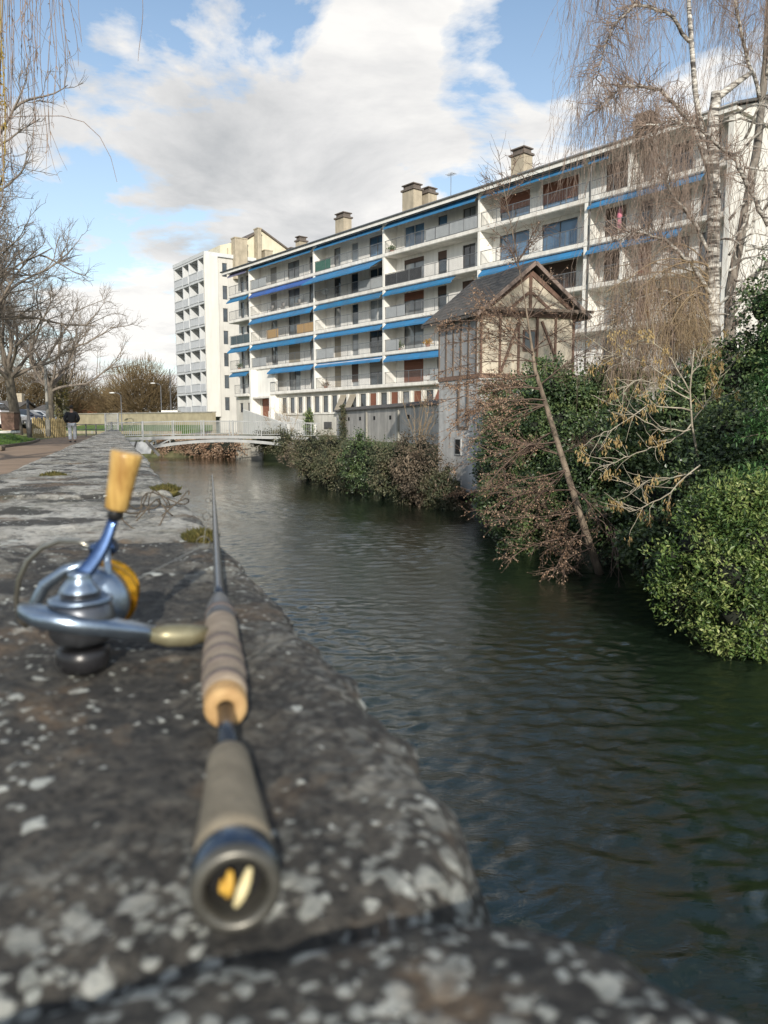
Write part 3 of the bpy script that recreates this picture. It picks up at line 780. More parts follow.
# awnings : slanting canvas below the slab above, with valance
def awning(f,s0,s1,mt,proj=.75,drop=.62,stripe=False):
    k=4-f;zt=(LV[k+1]-.26) if k<4 else TOPZ-.16
    g=MB()
    proj=proj*.42 if proj<1.5 else 1.3;drop=drop*.74
    d0,d1=.16,-proj
    n=10
    for i in range(n):
        a=s0+(s1-s0)*i/n;b_=s0+(s1-s0)*(i+1)/n
        t=.018
        mi=1 if stripe and i%1==0 else 0
        za=zt;zb=zt-drop
        g.hexa([FF(a,d0,za-t),FF(b_,d0,za-t),FF(b_,d1,zb-t),FF(a,d1,zb-t),FF(a,d0,za),FF(b_,d0,za),FF(b_,d1,zb),FF(a,d1,zb)],0)
        g.hexa([FF(a,d1,zb-.13),FF(b_,d1,zb-.13),FF(b_,d1-.012,zb-.13),FF(a,d1-.012,zb-.13),FF(a,d1,zb-.0),FF(b_,d1,zb-.0),FF(b_,d1-.012,zb-.0),FF(a,d1-.012,zb-.0)],0)
        if stripe:
            q0,q1=.35,.6
            g.hexa([FF(a,d0+(d1-d0)*q0,za-drop*q0+.004),FF(b_,d0+(d1-d0)*q0,za-drop*q0+.004),FF(b_,d0+(d1-d0)*q1,za-drop*q1+.004),FF(a,d0+(d1-d0)*q1,za-drop*q1+.004)]+[FF(x,d0+(d1-d0)*q,za-drop*q+.008) for x,q in ((a,q0),(b_,q0),(b_,q1),(a,q1))],1)
    o=g.build('awning',[mt,M_awnw],apt)
    g=MB()
    for s in (s0+.25,s1-.25):
        g.bar(FF(s,d0,zt-.12),FF(s,(d0+d1)/2,zt-drop*.75),.03);g.bar(FF(s,(d0+d1)/2,zt-drop*.75),FF(s,d1+.03,zt-drop-.04),.03)
    g.bar(FF(s0,d1+.015,zt-drop-.02),FF(s1,d1+.015,zt-drop-.02),.035)
    g.build('awning_frame',M_framew,o)
aw=[(0,0,1.3,5.2,M_awng,.6,.55),(0,1,.3,11.6,M_awn,.55,.5),(0,2,.3,9.9,M_awn,.55,.5),(0,3,.3,10.5,M_awn,.7,.6),(0,4,.3,8.9,M_awn,.5,.5),(0,5,.2,1.6,M_awn,.5,.45),
    (1,0,1.0,5.3,M_awn2,.7,.55),(1,1,.3,11.7,M_awn3,.75,.62),(1,2,-.1,9.9,M_awn,1.9,1.15),(1,5,.2,7.6,M_awn,.55,.45),
    (2,1,.2,11.7,M_awn,.8,.66),(2,2,.3,9.9,M_awn2,.7,.6),(2,3,.2,8.2,M_awn2,.7,.55),(2,4,.2,9.0,M_awn,.65,.55),(2,5,.2,6.4,M_awn,.65,.55),
    (3,0,1.0,5.3,M_awn2,.8,.6),(3,1,.3,11.7,M_awn2,.75,.66),(3,2,.3,9.9,M_awn,.6,.5),(3,3,.2,8.5,M_awn,.7,.58),
    (4,0,1.2,5.0,M_awn2,.6,.5),(4,1,3.8,11.7,M_awn,.8,.6),(4,2,.3,9.9,M_awn,.55,.45),(4,3,.3,9.9,M_awn,.75,.6)]
for f,bay,a,b_,mt,pj,dr in aw:
    awning(f,S[bay]+a,S[bay]+b_,mt,pj,dr,stripe=(f==4 and bay==2) or (f==0 and bay==4))
# ground floor
g=MB();z0,z1=GZ,LV[0]-.24
gop=[];s=10.9
gw=[]
while s<50:
    gw.append((s,s+.92,1.55,3.05));s+=1.42
gw=[(2.2,2.9,1.75,2.75),(3.9,4.6,1.75,2.75),(5.3,5.95,1.55,2.9)]+gw
low=[(s_,s_+1.2,.0,.65) for s_ in (15,18.2,21.4,24.6,27.8)]
cols=[(6.15,6.5),(10.3,10.65)]
door=[(6.9,9.9,1.05,3.1)]
wall_with_openings(g,FF,1.4,56.2,z0,z1,.45,.75,gw+door)
g.build('ground_floor_wall',mat('ground floor shade render',(.60,.585,.53),(.47,.455,.41),.9,0,.6,.1,20,streak=.4),apt)  # render toned down: shade of the slab overhang put into its colour
for i,(a,b_,za,zb) in enumerate(gw[3:]):
    if a>44:break
    g=MB();g.box(a-.42,a-.18,.32,.449,1.501,3.08,0,FF);g.build('pilaster',M_slab,apt)
g=MB();g.box(10.4,56.2,.36,.449,1.36,1.5,0,FF);g.build('sill_band',M_slab,apt)
for i,(a,b_,za,zb) in enumerate(gw):
    if a>44:break
    c=rb.random();px_=0
    shm=None
    if i in (13,15,17,20,21):shm=M_shutb
    elif i in (2,):shm=M_shutb
    wv=window(apt,FF,a,b_,za,zb,.45,M_frame,M_glassc if c<.3 else M_glass,1.0 if shm else None,shm,mull=False)
    if i in (10,11,19):
        g=MB();t=.02
        g.hexa([FF(a,.44,zb-t),FF(b_,.44,zb-t),FF(b_,-.30,za+.15-t),FF(a,-.30,za+.15-t),FF(a,.44,zb),FF(b_,.44,zb),FF(b_,-.30,za+.15),FF(a,-.30,za+.15)])
        g.build('tilted_shutter',M_shutbe if i<19 else M_shutb,wv,label='brown window shutter propped open at a slant')
for (a,b_,za,zb) in low:
    g=MB();g.box(a,b_,.40,.449,za,zb,0,FF);g.build('basement_vent',M_frame,apt)
g=MB();g.box(6.56,10.09,-.5,.44,3.1,3.28,0,FF);g.build('entrance_canopy',M_slab,apt)
for s_ in (6.2,10.1):
    g=MB();g.box(s_,s_+.35,-.6,.449,GZ,LV[1]-.25 if s_<7 else 3.1,0,FF);g.build('entrance_pier',M_render,apt)
g=MB();g.box(6.56,10.09,.1,.449,3.29,LV[1]-.25,0,FF);g.build('entrance_panel',M_render,apt)
g=MB();g.box(6.95,8.38,.52,.58,1.05,3.05,0,FF);g.box(8.42,9.85,.52,.58,1.05,3.05,0,FF);
for q in range(6):g.box(7.0,9.8,.505,.519,1.15+q*.32,1.17+q*.32,0,FF)
dr=g.build('entrance_door',M_shutb,apt,label='wide red brown entrance door')
g=MB();g.box(8.3,8.34,.48,.504,1.9,2.2,0,FF);g.build('handle',M_rail,dr)
# roof
g=MB();rz=TOPZ
def roofpt(s,d,z):return FF(s,d,z)
o0,o1=-.5,DEP-1.3
mid=(DEP-2)/2
v=[]
prof_=[(o0,rz-.02),(o0,rz+.10),(mid,rz+2.05),(o1,rz+.10),(o1,rz-.02),(mid,rz+1.9)]
s0,s1=.3,56.9
g.prism([FF(s0,d,z) for d,z in prof_],BE*(s1-s0))
roof=g.build('roof',M_roof,apt)
g=MB();g.box(.6,56.7,-.46,DEP-1.9,rz-.14,rz-.022,0,FF);g.build('eave_soffit',M_slab,roof)
g=MB();g.box(.45,56.8,-.505,-.462,rz-.30,rz-.021,0,FF);g.build('fascia',M_render,roof)
g=MB();g.tube([FF(.3,-.56,rz+.02),FF(56.9,-.56,rz+.02)],.075,8);g.tube([FF(47.6,-.5,rz),FF(47.6,-.05,rz-.5),FF(47.6,-.12,LV[0])],.05,8);g.build('gutter',M_rail,roof)
def chimney(px,Yback,w,h,d=1.0,two=False,cap=True):
    # s position along the roof from px, standing at depth d
    best=min(np.linspace(0,56,561),key=lambda s:abs(384+770*(FF(s,d,0).x/FF(s,d,0).y)/1.0-px))
    s=float(best);g=MB()
    g.box(s-w/2,s+w/2,d-.45,d+.45,rz+.1,rz+h,0,FF);c=g.build('chimney',M_chim,roof)
    if cap:
        g=MB();g.box(s-w/2-.1,s+w/2+.1,d-.55,d+.55,rz+h+.002,rz+h+.14,0,FF);g.box(s-w/2+.06,s+w/2-.06,d-.38,d+.38,rz+h+.141,rz+h+.42,0,FF);g.box(s-w/2-.04,s+w/2+.04,d-.5,d+.5,rz+h+.421,rz+h+.5,0,FF)
        # sub-part depth limit: the cap is its own part of the roof
        g.build('chimney_cap',M_cap,roof)
chimney(304,0,.7,1.5,2.2);chimney(345,0,1.25,2.0,1.6);chimney(411,0,1.35,2.1,1.2);chimney(427,0,1.0,2.0,2.6);chimney(516,0,1.15,2.0,1.6);chimney(634,0,1.1,1.4,1.6)
# satellite dish, balcony furniture -------------------------------------------------
def dish(s,z,label):
    t=thing('satellite_dish',label,'satellite dish',tuple(FF(s,.5,z)))
    g=MB();d=(BN*.8+Vector((.5,-.6,.4))).normalized();c=FF(s,.35,z+.85)
    g.lathe(c,d,[(0,.02),(.02,.15),(.06,.27),(.10,.36),(.115,.36),(.07,.26),(.03,.14),(.015,.0)],20,closed=True);g.build('reflector',M_framew,t)
    g=MB();g.bar(FF(s,.5,z),FF(s,.5,z+.8),.05);g.bar(FF(s,.5,z+.8),c,.04);g.bar(c,c+d*.4-Vector((0,0,.05)),.02);g.build('mast',M_rail,t)
dish(S[2]+1.3,LV[3],'white satellite dish on a balcony under the large extended blue awning')
def chair(s,z,label,mt,grp='round backed chairs on a fourth storey balcony'):
    t=thing('balcony_chair',label,'chair',tuple(FF(s,.6,z)),grp)
    g=MB();g.lathe(FF(s,.6,z+.42),(0,0,1),[(0,.22),(.05,.24),(.06,.2)],14);g.build('seat',mt,t)
    g=MB();c=FF(s,.85,z+.72);g.lathe(c,BN,[(-.02,.05),(-.02,.27),(.02,.27),(.02,.05)],18);g.build('backrest',mt,t)
    for a,b_ in ((-.18,.45),(.18,.45),(-.18,.78),(.18,.78)):
        g=MB();g.bar(FF(s+a,b_,z+.004),FF(s+a,b_,z+.43),.03);g.build('leg',M_rail,t)
for s_,w_ in ((3.0,'first from the left'),(5.1,'second from the left'),(8.0,'third from left, before the wide window'),(10.6,'rightmost')):
    chair(S[1]+s_,LV[3],'dark round-backed chair below the deep blue awning, '+w_,M_shut)
M_plant=leafmat('balcony plant leaves',[(.03,.06,.015),(.08,.14,.03),(.16,.2,.05)],.6,.2,3)
def potplant(s,d,z,h,label,col=None,grp=None):
    t=thing('potted_plant',label,'potted plant',tuple(FF(s,d,z)),grp)
    g=MB();g.lathe(FF(s,d,z+.004),(0,0,1),[(0,.14),(.26,.19),(.27,.17)],14);g.build('pot',mat('clay pot',(.35,.16,.09)),t)
    g=MB();rg=random.Random(int(s*100))
    for i in range(160):
        p=FF(s+rg.gauss(0,.18),d+rg.gauss(0,.14),z+.28+abs(rg.gauss(0,.5))*h*.6)
        g.leaf(p,Vector((rg.uniform(-1,1),rg.uniform(-1,1),rg.uniform(-.2,1))),Vector((rg.random(),rg.random(),.5)),.16,.07)
    g.build('foliage',col or M_plant,t)
potplant(S[0]+2.0,.6,LV[1],.9,'leafy green potted plant on the second storey end balcony beside the tower')
potplant(S[2]+1.0,.5,LV[0],.7,'wide brown potted plant on the lowest balcony, left of a beige shutter',leafmat('dry plant leaves',[(.12,.07,.03),(.3,.18,.07)],.7,.2,3))
potplant(S[3]+1.3,.5,LV[1],.8,'bushy green potted plant on the balcony left of the curtained wide window')
potplant(S[3]+5.0,.35,LV[1],.6,'yellow flowering pot on the balcony rail beside the gabled river house',leafmat('yellow flowers',[(.5,.25,.02),(.7,.42,.05)],.7,.2,3))
potplant(S[3]+.6,.4,LV[4],.5,'small potted plant on the top balcony beside the wide blue window')
# folded pink parasol
t=thing('folded_parasol','folded bright pink parasol standing on a fourth storey balcony behind the birch twigs','parasol',tuple(FF(S[5]+2.0,.5,LV[3])))
g=MB();b0=FF(S[5]+2.0,.5,LV[3]);g.tube([b0+Vector((0,0,.0)),b0+Vector((0,0,1.95))],.02,8);g.build('pole',M_framew,t)
g=MB();g.lathe(b0+Vector((0,0,.55)),(0.05,0,1),[(0,.09),(.15,.15),(.5,.11),(.75,.17),(1.05,.13),(1.3,.02)],14);g.build('canopy',mat('pink cloth',(.55,.13,.22),(.45,.25,.28),.8,0,4,.5,10),t)
# TV aerial on the roof
t=thing('roof_aerial','thin metal television aerial on the roof beside the twin chimneys','aerial',tuple(FF(33.2,2,rz+.4)))
g=MB();b0=FF(33.2,2,rz+.35);g.tube([b0,b0+Vector((0,0,2.5))],.025,6);g.build('mast',M_rail,t)
g=MB()
for q in range(5):
    c=b0+Vector((0,0,2.35))+BE*(q*.16-.3);g.bar(c-BN*.3+Vector((0,0,.0)),c+BN*.3,.02)
    g.bar(c-Vector((0,0,.22)),c+Vector((0,0,.22)),.018)
g.bar(b0+Vector((0,0,2.35))-BE*.4,b0+Vector((0,0,2.35))+BE*.45,.02);g.build('antenna_rods',M_rail,t)

# ================================================================== BALCONY TOWER (far left)
TC=Vector((-22.3,98.5,0));TE=Vector((-.585,.811,0)).normalized();TN=Vector((-TE.y,TE.x,0))
if TN.dot(Vector((-1,-1,0)))<0:TN=-TN
def TF(s,d,z):return TC+TE*s-TN*d+Vector((0,0,z))
M_tower=mat('tower concrete',(.60,.62,.63),(.52,.54,.55),.9,0,.6,.1,20,streak=.25)
M_tpan=mat('balcony panel',(.56,.58,.60),(.47,.49,.51),.8,0,2,.1,10,streak=.2)
tow=thing('balcony_tower','tall narrow white block with a grid of recessed loggia balconies, left of the apartment building','building',tuple(TF(5,5,GZ)))
TL=10.6;TZ0=1.6;FH=2.80;NF=7;TT=TZ0+FH*NF+.7
g=MB();g.box(.3,TL,1.6,1.9,TZ0,TT,0,TF);g.build('loggia_back_wall',M_tower,tow)
for k in range(NF+1):
    g=MB();z=TZ0+FH*k
    g.box(0.26,TL,.0,13,z,z+.26,0,TF);g.build('floor_slab',M_tower,tow)
g=MB();g.box(0,TL+.1,-.05,14,TT-.45,TT,0,TF);g.build('roof_parapet',M_tower,tow)
g=MB();g.box(0,.25,-.06,1.75,TZ0-.1,TT-.451,0,TF);g.build('flank_wall',mat('tower flank white',(.66,.65,.60),(.60,.59,.55),.9,0,.5,.1,20,streak=.2),tow)
sps=[2.15,5.25,7.35]
for k in range(NF):
    z=TZ0+FH*k+.26;zt=z+FH-.26
    for s_ in sps+[TL-.2]:
        g=MB();g.box(s_-.1,s_+.1,.02,1.6,z,zt,0,TF);g.build('partition',M_tower,tow)
    edges=[.3]+sps+[TL-.2]
    for i in range(4):
        g=MB();wide=i%2==1
        a,b_=edges[i]+.12,edges[i+1]-.12
        g.box(a,b_,-.02 if wide else -.08,.05,z+.02,z+1.0,0,TF);o=g.build('balustrade',M_tpan,tow)
        if wide:
            g=MB();g.box(a-.02,b_+.02,-.07,.10,z+1.001,z+1.09,0,TF);g.box(a,b_,-.06,-.021,z+.1,z+.2,0,TF);g.build('cap_rail',M_tower,o)
    for i in range(4):
        a,b_=edges[i]+.5,edges[i+1]-.5
        g=MB();g.box(a,b_,1.54,1.599,z+.05,z+2.1,0,TF);o=g.build('window',M_frame,tow)
        g=MB();g.box(a+.07,b_-.07,1.52,1.539,z+.12,z+2.03,0,TF);g.build('pane',M_glass,o)
# link wing with slit windows between tower and apartment block
LE=BE
def LF(s,d,z):return TF(0,2.6,0)+Vector((BE.x*s,BE.y*s,0))*1.0-BN*d+Vector((0,0,z))
slit=[]
zs=[TZ0+FH*k+.7 for k in range(NF)]
g=MB()
def LW(s,d,z):return TC-TN*(1.75+s)+TE*(.25+d)+Vector((0,0,z))
c=TZ0-2.2
ops_=[]
for z in zs:g.box(.7,1.35,0,.3,c,z,0,LW);c=z+1.7
g.box(.7,1.35,0,.3,c,TT-.45,0,LW)
g.box(-.0,.7,0,.3,TZ0-2.2,TT-.45,0,LW);g.box(1.35,10.5,0,.3,TZ0-2.2,TT-.45,0,LW)
g.build('stair_wall',mat('stair wall render',(.58,.57,.53),(.50,.49,.46),.9,0,.5,.1,20,streak=.25),tow)
for z in zs:
    g=MB();g.box(.72,1.33,.1,.15,z+.02,z+1.68,0,LW);o=g.build('window',M_frame,tow)
    g=MB();g.box(.77,1.28,.08,.099,z+.08,z+1.62,0,LW);g.build('pane',M_glass,o)
# base under the tower
g=MB();g.box(1.6,TL-.5,2.2,12,GZ-1.5,TZ0,0,TF);g.build('base_wall',mat('green grey base',(.20,.24,.22),(.14,.17,.15),.9,0,.8,.1,20,streak=.4),tow)
# penthouse gable with chimneys behind the apartment roof
gx0,gx1=8.5,17.5
g=MB();zb=TT-4;za=21.6
P=[LW(.6,.35,TT-3),LW(12.5,.35,TT-3),LW(12.5,.35,TT+.6),LW(6.4,.35,TT+3.7),LW(4.4,.35,TT+2.3),LW(.6,.35,TT+1.1)]
g.prism(P,TE*9);g.build('gable_block',M_cream_w,tow)
g=MB()
P=[LW(6.4,.1,TT+3.72),LW(12.8,.1,TT+.47),LW(12.8,.1,TT+.68),LW(6.4,.1,TT+3.95),LW(4.2,.1,TT+2.5),LW(4.2,.1,TT+2.28)]
g.prism(P,TE*9.5);g.build('roof',M_cap,tow)
for (s_,w_,zt,mt) in ((3.0,1.7,TT+2.0,M_chim),(5.6,.5,TT+3.6,M_chim),(6.9,1.1,TT+1.0,M_chim),(10.6,.8,TT+1.8,M_cap)):
    g=MB();g.box(s_-w_/2,s_+w_/2,-.8,.3,TT-3,zt,0,LW)
    g.box(s_-w_/2-.06,s_+w_/2+.06,-.86,.36,zt+.002,zt+.14,0,LW);g.build('chimney',mt,tow)
for s_ in (1.6,4.4):
    g=MB();g.tube([LW(s_,.28,TT-3),LW(s_,.28,TT+.9)],.07,8);g.build('downpipe',M_chim,tow)

# ramp with solid white parapet, from entrance down towards the bridge
rampA=FF(6.0,-.9,0);rampB=Vector((-9.5,61.5,0))
t=thing('access_ramp','white walled ramp sloping down from the apartment entrance to the footbridge','ramp',tuple(FF(7,-1,GZ)))
g=MB()
pA=FF(5.5,-1.0,0);pB=at(288,440,64);pB=Vector((pB.x,pB.y,0));dd=(pB-pA).normalized();nn=Vector((-dd.y,dd.x,0))
L=(pB-pA).length
def RW(s,d,z):return pA+dd*s+nn*d+Vector((0,0,z))
def rz_(s):
    return 1.05+( -.55-1.05)*min(max(s/L,0),1)
def slabseg(a,b_,d0,d1,lo,hi,g):
    g.hexa([RW(a,d0,rz_(a)+lo if lo>-5 else GZ),RW(b_,d0,rz_(b_)+lo if lo>-5 else GZ),RW(b_,d1,rz_(b_)+lo if lo>-5 else GZ),RW(a,d1,rz_(a)+lo if lo>-5 else GZ),RW(a,d0,rz_(a)+hi),RW(b_,d0,rz_(b_)+hi),RW(b_,d1,rz_(b_)+hi),RW(a,d1,rz_(a)+hi)])
for a in np.linspace(0,L,9)[:-1]:slabseg(a,a+L/8,.2,2.2,-9,.0,g)
g.build('ramp_floor',M_slab,t)
for d0,d1 in ((-.02,.19),(2.21,2.42)):
    g=MB()
    for a in np.linspace(0,L,9)[:-1]:slabseg(a,a+L/8,d0,d1,-9,.95,g)
    g.build('ramp_parapet',M_render,t)

# ================================================================== FOOTBRIDGE
M_br=mat('pale grey bridge paint',(.36,.37,.37),(.27,.28,.28),.6,0,1.5,.15,20,streak=.3)
M_brw=mat('white bridge panel',(.46,.48,.50),(.34,.36,.38),.6,0,1.5,.1,20,streak=.3)
bt=Vector((VD.x,VD.y,0));B0=WF(58.6,-.75,0)
BW=1.9;BL=15.6
def BF(s,d,z):return B0+bt*s+UD*d+Vector((0,0,z))
def deckz(s):return -.62+.16*math.sin(math.pi*min(max(s/BL,0),1))
br=thing('footbridge','pale grey arched metal footbridge with barred railing crossing the river','bridge',tuple(BF(7,1,WZ)))
NS=24;ss=np.linspace(0,BL,NS+1)
g=MB()
for i in range(NS):
    a,b_=ss[i],ss[i+1]
    g.hexa([BF(a,0,deckz(a)-.22),BF(b_,0,deckz(b_)-.22),BF(b_,BW,deckz(b_)-.22),BF(a,BW,deckz(a)-.22),BF(a,0,deckz(a)),BF(b_,0,deckz(b_)),BF(b_,BW,deckz(b_)),BF(a,BW,deckz(a))])
g.build('deck',M_br,br)
def archz(s):
    q=(s-1.3)/(BL-2.0);return -1.62+.80*math.sin(math.pi*min(max(q,0),1))**.8
for d in (.08,BW-.08):
    g=MB();aa=np.linspace(1.3,BL-.7,25)
    for i in range(24):
        a,b_=aa[i],aa[i+1];w_=.09
        g.hexa([BF(a,d-w_,archz(a)-.13),BF(b_,d-w_,archz(b_)-.13),BF(b_,d+w_,archz(b_)-.13),BF(a,d+w_,archz(a)-.13),BF(a,d-w_,archz(a)+.09),BF(b_,d-w_,archz(b_)+.09),BF(b_,d+w_,archz(b_)+.09),BF(a,d+w_,archz(a)+.09)])
    g.build('arch_rib',M_br,br)
    g=MB()
    xs=[1.5,2.4,3.3,4.3];
    for i in range(3):
        g.bar(BF(xs[i],d,archz(xs[i])),BF(xs[i+1],d,deckz(xs[i+1])-.22),.09);g.bar(BF(xs[i+1],d,archz(xs[i+1])),BF(xs[i+1],d,deckz(xs[i+1])-.22),.07)
        x0,x1=BL-.8-(xs[i]-1.5),BL-.8-(xs[i+1]-1.5)
        g.bar(BF(x0,d,archz(x0)),BF(x1,d,deckz(x1)-.22),.09);g.bar(BF(x1,d,archz(x1)),BF(x1,d,deckz(x1)-.22),.07)
    g.build('truss_brace',M_br,br)
    g=MB()
    for i in range(NS):
        a,b_=ss[i],ss[i+1];g.bar(BF(a,d,deckz(a)+1.08),BF(b_,d,deckz(b_)+1.08),.06);g.bar(BF(a,d,deckz(a)+.12),BF(b_,d,deckz(b_)+.12),.04)
    for s_ in np.arange(.1,BL,.14):
        g.bar(BF(s_,d,deckz(s_)+.12),BF(s_,d,deckz(s_)+1.06),.022)
    g.build('railing',M_br,br)
    for s_ in np.linspace(.3,BL-.3,8):
        g=MB();g.bar(BF(s_,d-.05,deckz(s_)+.002),BF(s_,d-.05,deckz(s_)+1.16),.075);g.build('railing_post',M_br,br)
# white fan panels at the left springing
g=MB();g.prism([BF(.5,-.02,-.86),BF(1.9,-.02,-.86),BF(1.6,-.02,-1.75)],UD*.05);g.prism([BF(2.0,-.02,-.86),BF(3.1,-.02,-1.0),BF(2.9,-.02,-1.75),BF(1.72,-.02,-1.75)],UD*.05);g.build('white_panel',M_brw,br)
g=MB();g.bar(BF(1.95,-.05,-.84),BF(1.62,-.05,-1.8),.1);g.bar(BF(2.6,-.05,-.8),BF(3.5,-.05,-1.9),.2);g.bar(BF(.4,-.05,-.85),BF(1.6,-.05,-1.8),.1);g.build('strut',M_frame,br)
M_conc=mat('stained concrete',(.34,.33,.29),(.22,.21,.18),.9,0,1,.2,20,streak=.5)
g=MB();g.box(.4,1.5,-.4,BW+.4,WZ-.4,-1.63,0,BF);g.build('abutment',M_conc,br)
g=MB();g.box(BL-1.0,BL+.4,-1.2,BW+.6,WZ-.4,-1.66,0,BF);g.build('abutment',M_conc,br)
# concrete quay blocks on the right bank just beyond the bridge
for px,Y,w_,h_ in ((246,66,1.7,1.55),(257,65,.9,1.5)):
    c=at(px,450,Y);g=MB();g.box(-w_/2,w_/2,-.3,2.5,WZ-.3,WZ+h_)
    o=g.build('quay_block',M_conc);o.location=(c.x,c.y,0);tag(o,'wide stained concrete quay block under the footbridge' if w_>1 else 'narrow stained concrete quay block under the footbridge, right of the wide one','quay block','concrete quay blocks')

# ================================================================== RIVER HOUSE
HC=Vector((3.15,25.8,0));HL=Vector((-.42,.907,0)).normalized();HFd=Vector((.97,.24,0)).normalized()
HW=3.45;HD=2.75
def HF(s,d,z):return HC+HFd*s+HL*d+Vector((0,0,z))
M_plas=mat('grey stained plaster',(.58,.58,.565),(.38,.38,.37),.95,0,1.4,.4,12,streak=.7)
M_cob=mat('cream infill plaster',(.60,.54,.43),(.42,.37,.29),.95,0,2,.3,14,streak=.35)
M_tim=mat('weathered timber',(.18,.14,.11),(.09,.07,.055),.9,0,3,.5,20,stretch=(1,1,.2))
M_timr=mat('red brown timber',(.20,.12,.09),(.11,.07,.05),.85,0,3,.4,20)
M_slate=mat('old slate roof',(.13,.115,.10),(.05,.05,.048),.85,0,5,.6,14)
M_brick=mat('brick band',(.24,.15,.11),(.15,.10,.075),.9,0,6,.5,25)
hs=thing('river_house','narrow half timbered house with steep gable roof rising straight from the river','house',tuple(HF(1.7,1.3,WZ)))
EZ=3.98;AZ=5.42
g=MB();g.box(0,HW,0,HD,WZ-.5,1.80,0,HF);g.build('lower_wall',M_plas,hs)
g=MB();g.box(.04,HW-.04,.05,HD-.04,1.95,EZ,0,HF);g.build('upper_wall',M_cob,hs)
g=MB();g.box(-.03,HW+.03,-.03,HD+.02,1.801,1.949,0,HF);g.build('sill_beam',M_brick,hs)
g=MB();g.box(-.012,.039,.16,HD-.1,1.95,EZ-.15,0,HF)
o=g.build('side_boarding',mat('grey boarding',(.42,.42,.42),(.30,.30,.30),.9,0,2,.5,14,stretch=(1.5,1.5,.15),streak=.4),hs)
g=MB()
for q in np.linspace(.16,HD-.05,6):g.box(-.04,-.013,q-.035,q+.035,1.95,EZ-.1,0,HF)
o=g.build('side_timber',M_tim,hs)
g=MB()
for q in np.linspace(.06,HW-.06,6):g.box(q-.03,q+.03,-.012,.049,1.95,EZ-.16,0,HF)
def fbar(a,b_,w_=.075):
    g.bar(HF(a[0],-.005,a[1]),HF(b_[0],-.005,b_[1]),w_,.05,up=tuple(-HL))
fbar((.75,2.0),(1.4,3.7));fbar((2.95,2.0),(2.2,3.7));g.box(0,HW,-.035,.02,EZ-.16,EZ+.02,0,HF);
g.build('front_timber',M_timr,hs)
g=MB();g.box(1.55,2.0,.0,.048,2.7,3.4,0,HF);o=g.build('window',M_timr,hs)
g=MB();g.box(1.6,1.95,-.012,-.001,2.75,3.35,0,HF);g.build('pane',M_glass,o)
g=MB();g.prism([HF(.05,-.06,EZ+.02),HF(HW-.05,-.06,EZ+.02),HF(HW/2,-.06,AZ-.12)],HL*.12);g.build('gable_infill',M_cob,hs)
g=MB()
def gbar(a,b_,w_):g.bar(HF(a[0],-.075,a[1]),HF(b_[0],-.075,b_[1]),w_,.05,up=tuple(-HL))
gbar((HW/2,EZ),(HW/2,AZ-.2),.10);gbar((.95,EZ+.04),(HW/2-.06,EZ+.62),.09);gbar((HW-.95,EZ+.04),(HW/2+.06,EZ+.62),.09);gbar((.2,EZ+.1),(HW/2,AZ-.16),.16);gbar((HW-.2,EZ+.1),(HW/2,AZ-.16),.16)
g.build('gable_timber',M_timr,hs)
# roof with overhang
ov=.30;sl_=(AZ-EZ)/(HW/2)
def rp(s,d,z):return HF(s,d,z)
g=MB()
for sg in (0,1):
    e=-ov if sg==0 else HW+ov
    ze=EZ-ov*sl_*.85
    a=[rp(e,-.34,ze),rp(HW/2,-.34,AZ+.06),rp(HW/2,HD+.8,AZ+.06),rp(e,HD+.8,ze)]
    up=Vector((0,0,.08))
    g.hexa([a[0],a[1],a[2],a[3],a[0]+up,a[1]+up,a[2]+up,a[3]+up])
rf=g.build('roof',M_slate,hs)
rg=random.Random(4);g=MB()
for sg in (0,1):
    for i in range(12):
        t0=i/12;t1=(i+1.25)/12
        for j in range(15):
            e=-ov if sg==0 else HW+ov;ze=EZ-ov*sl_*.85
            def q(t,d):return rp(e+(HW/2-e)*t,d,ze+(AZ+.06-ze)*t+.11)
            d0=-.34+ (HD+1.14)*j/15+(.5/15*(i%2));d1=d0+(HD+1.14)/15-.012
            if d1>HD+.8:d1=HD+.8
            lift=Vector((0,0,.018+rg.uniform(0,.012)));low_=Vector((0,0,.004))
            g.hexa([q(t0,d0)+low_,q(t0,d1)+low_,q(min(t1,1),d1),q(min(t1,1),d0),q(t0,d0)+lift,q(t0,d1)+lift,q(min(t1,1),d1)+Vector((0,0,.01)),q(min(t1,1),d0)+Vector((0,0,.01))])
g.build('slate_courses',M_slate,rf)
g=MB()
for e in (-ov,HW+ov):
    ze=EZ-ov*sl_*.85;g.bar(rp(e,-.36,ze+.04),rp(HW/2,-.36,AZ+.10),.05,.12,up=(0,0,1))
g.build('barge_board',mat('brown grey barge board',(.26,.20,.17),(.16,.12,.10),.9,0,3,.3),rf)
g=MB()
for q in np.linspace(.2,HW-.2,7):g.bar(HF(q,-.38,EZ-.02),HF(q,.1,EZ-.02),.07)
g.bar(HF(-.4,-.34,EZ+.03),HF(HW+.4,-.34,EZ+.03),.09);g.build('eave_beam',M_tim,rf)
for (d,z,w_,h_) in ((1.3,-.75,.32,.5),(1.25,-2.0,.3,.3)):
    g=MB();g.box(-.03,.0-.001,d-w_/2-.05,d+w_/2+.05,z-.05,z+h_+.05,0,HF);o=g.build('window',M_plas,hs)
    g=MB();g.box(-.04,-.031,d-w_/2,d+w_/2,z,z+h_,0,HF);g.build('pane',M_black,o)
for d in (.7,1.3):
    g=MB();g.box(-.05,-.001,d-.05,d+.05,.2,1.75,0,HF);g.build('wall_post',M_tim,hs)
g=MB();g.box(-.03,-.001,.65,1.35,.1,.19,0,HF);g.build('wall_beam',M_tim,hs)

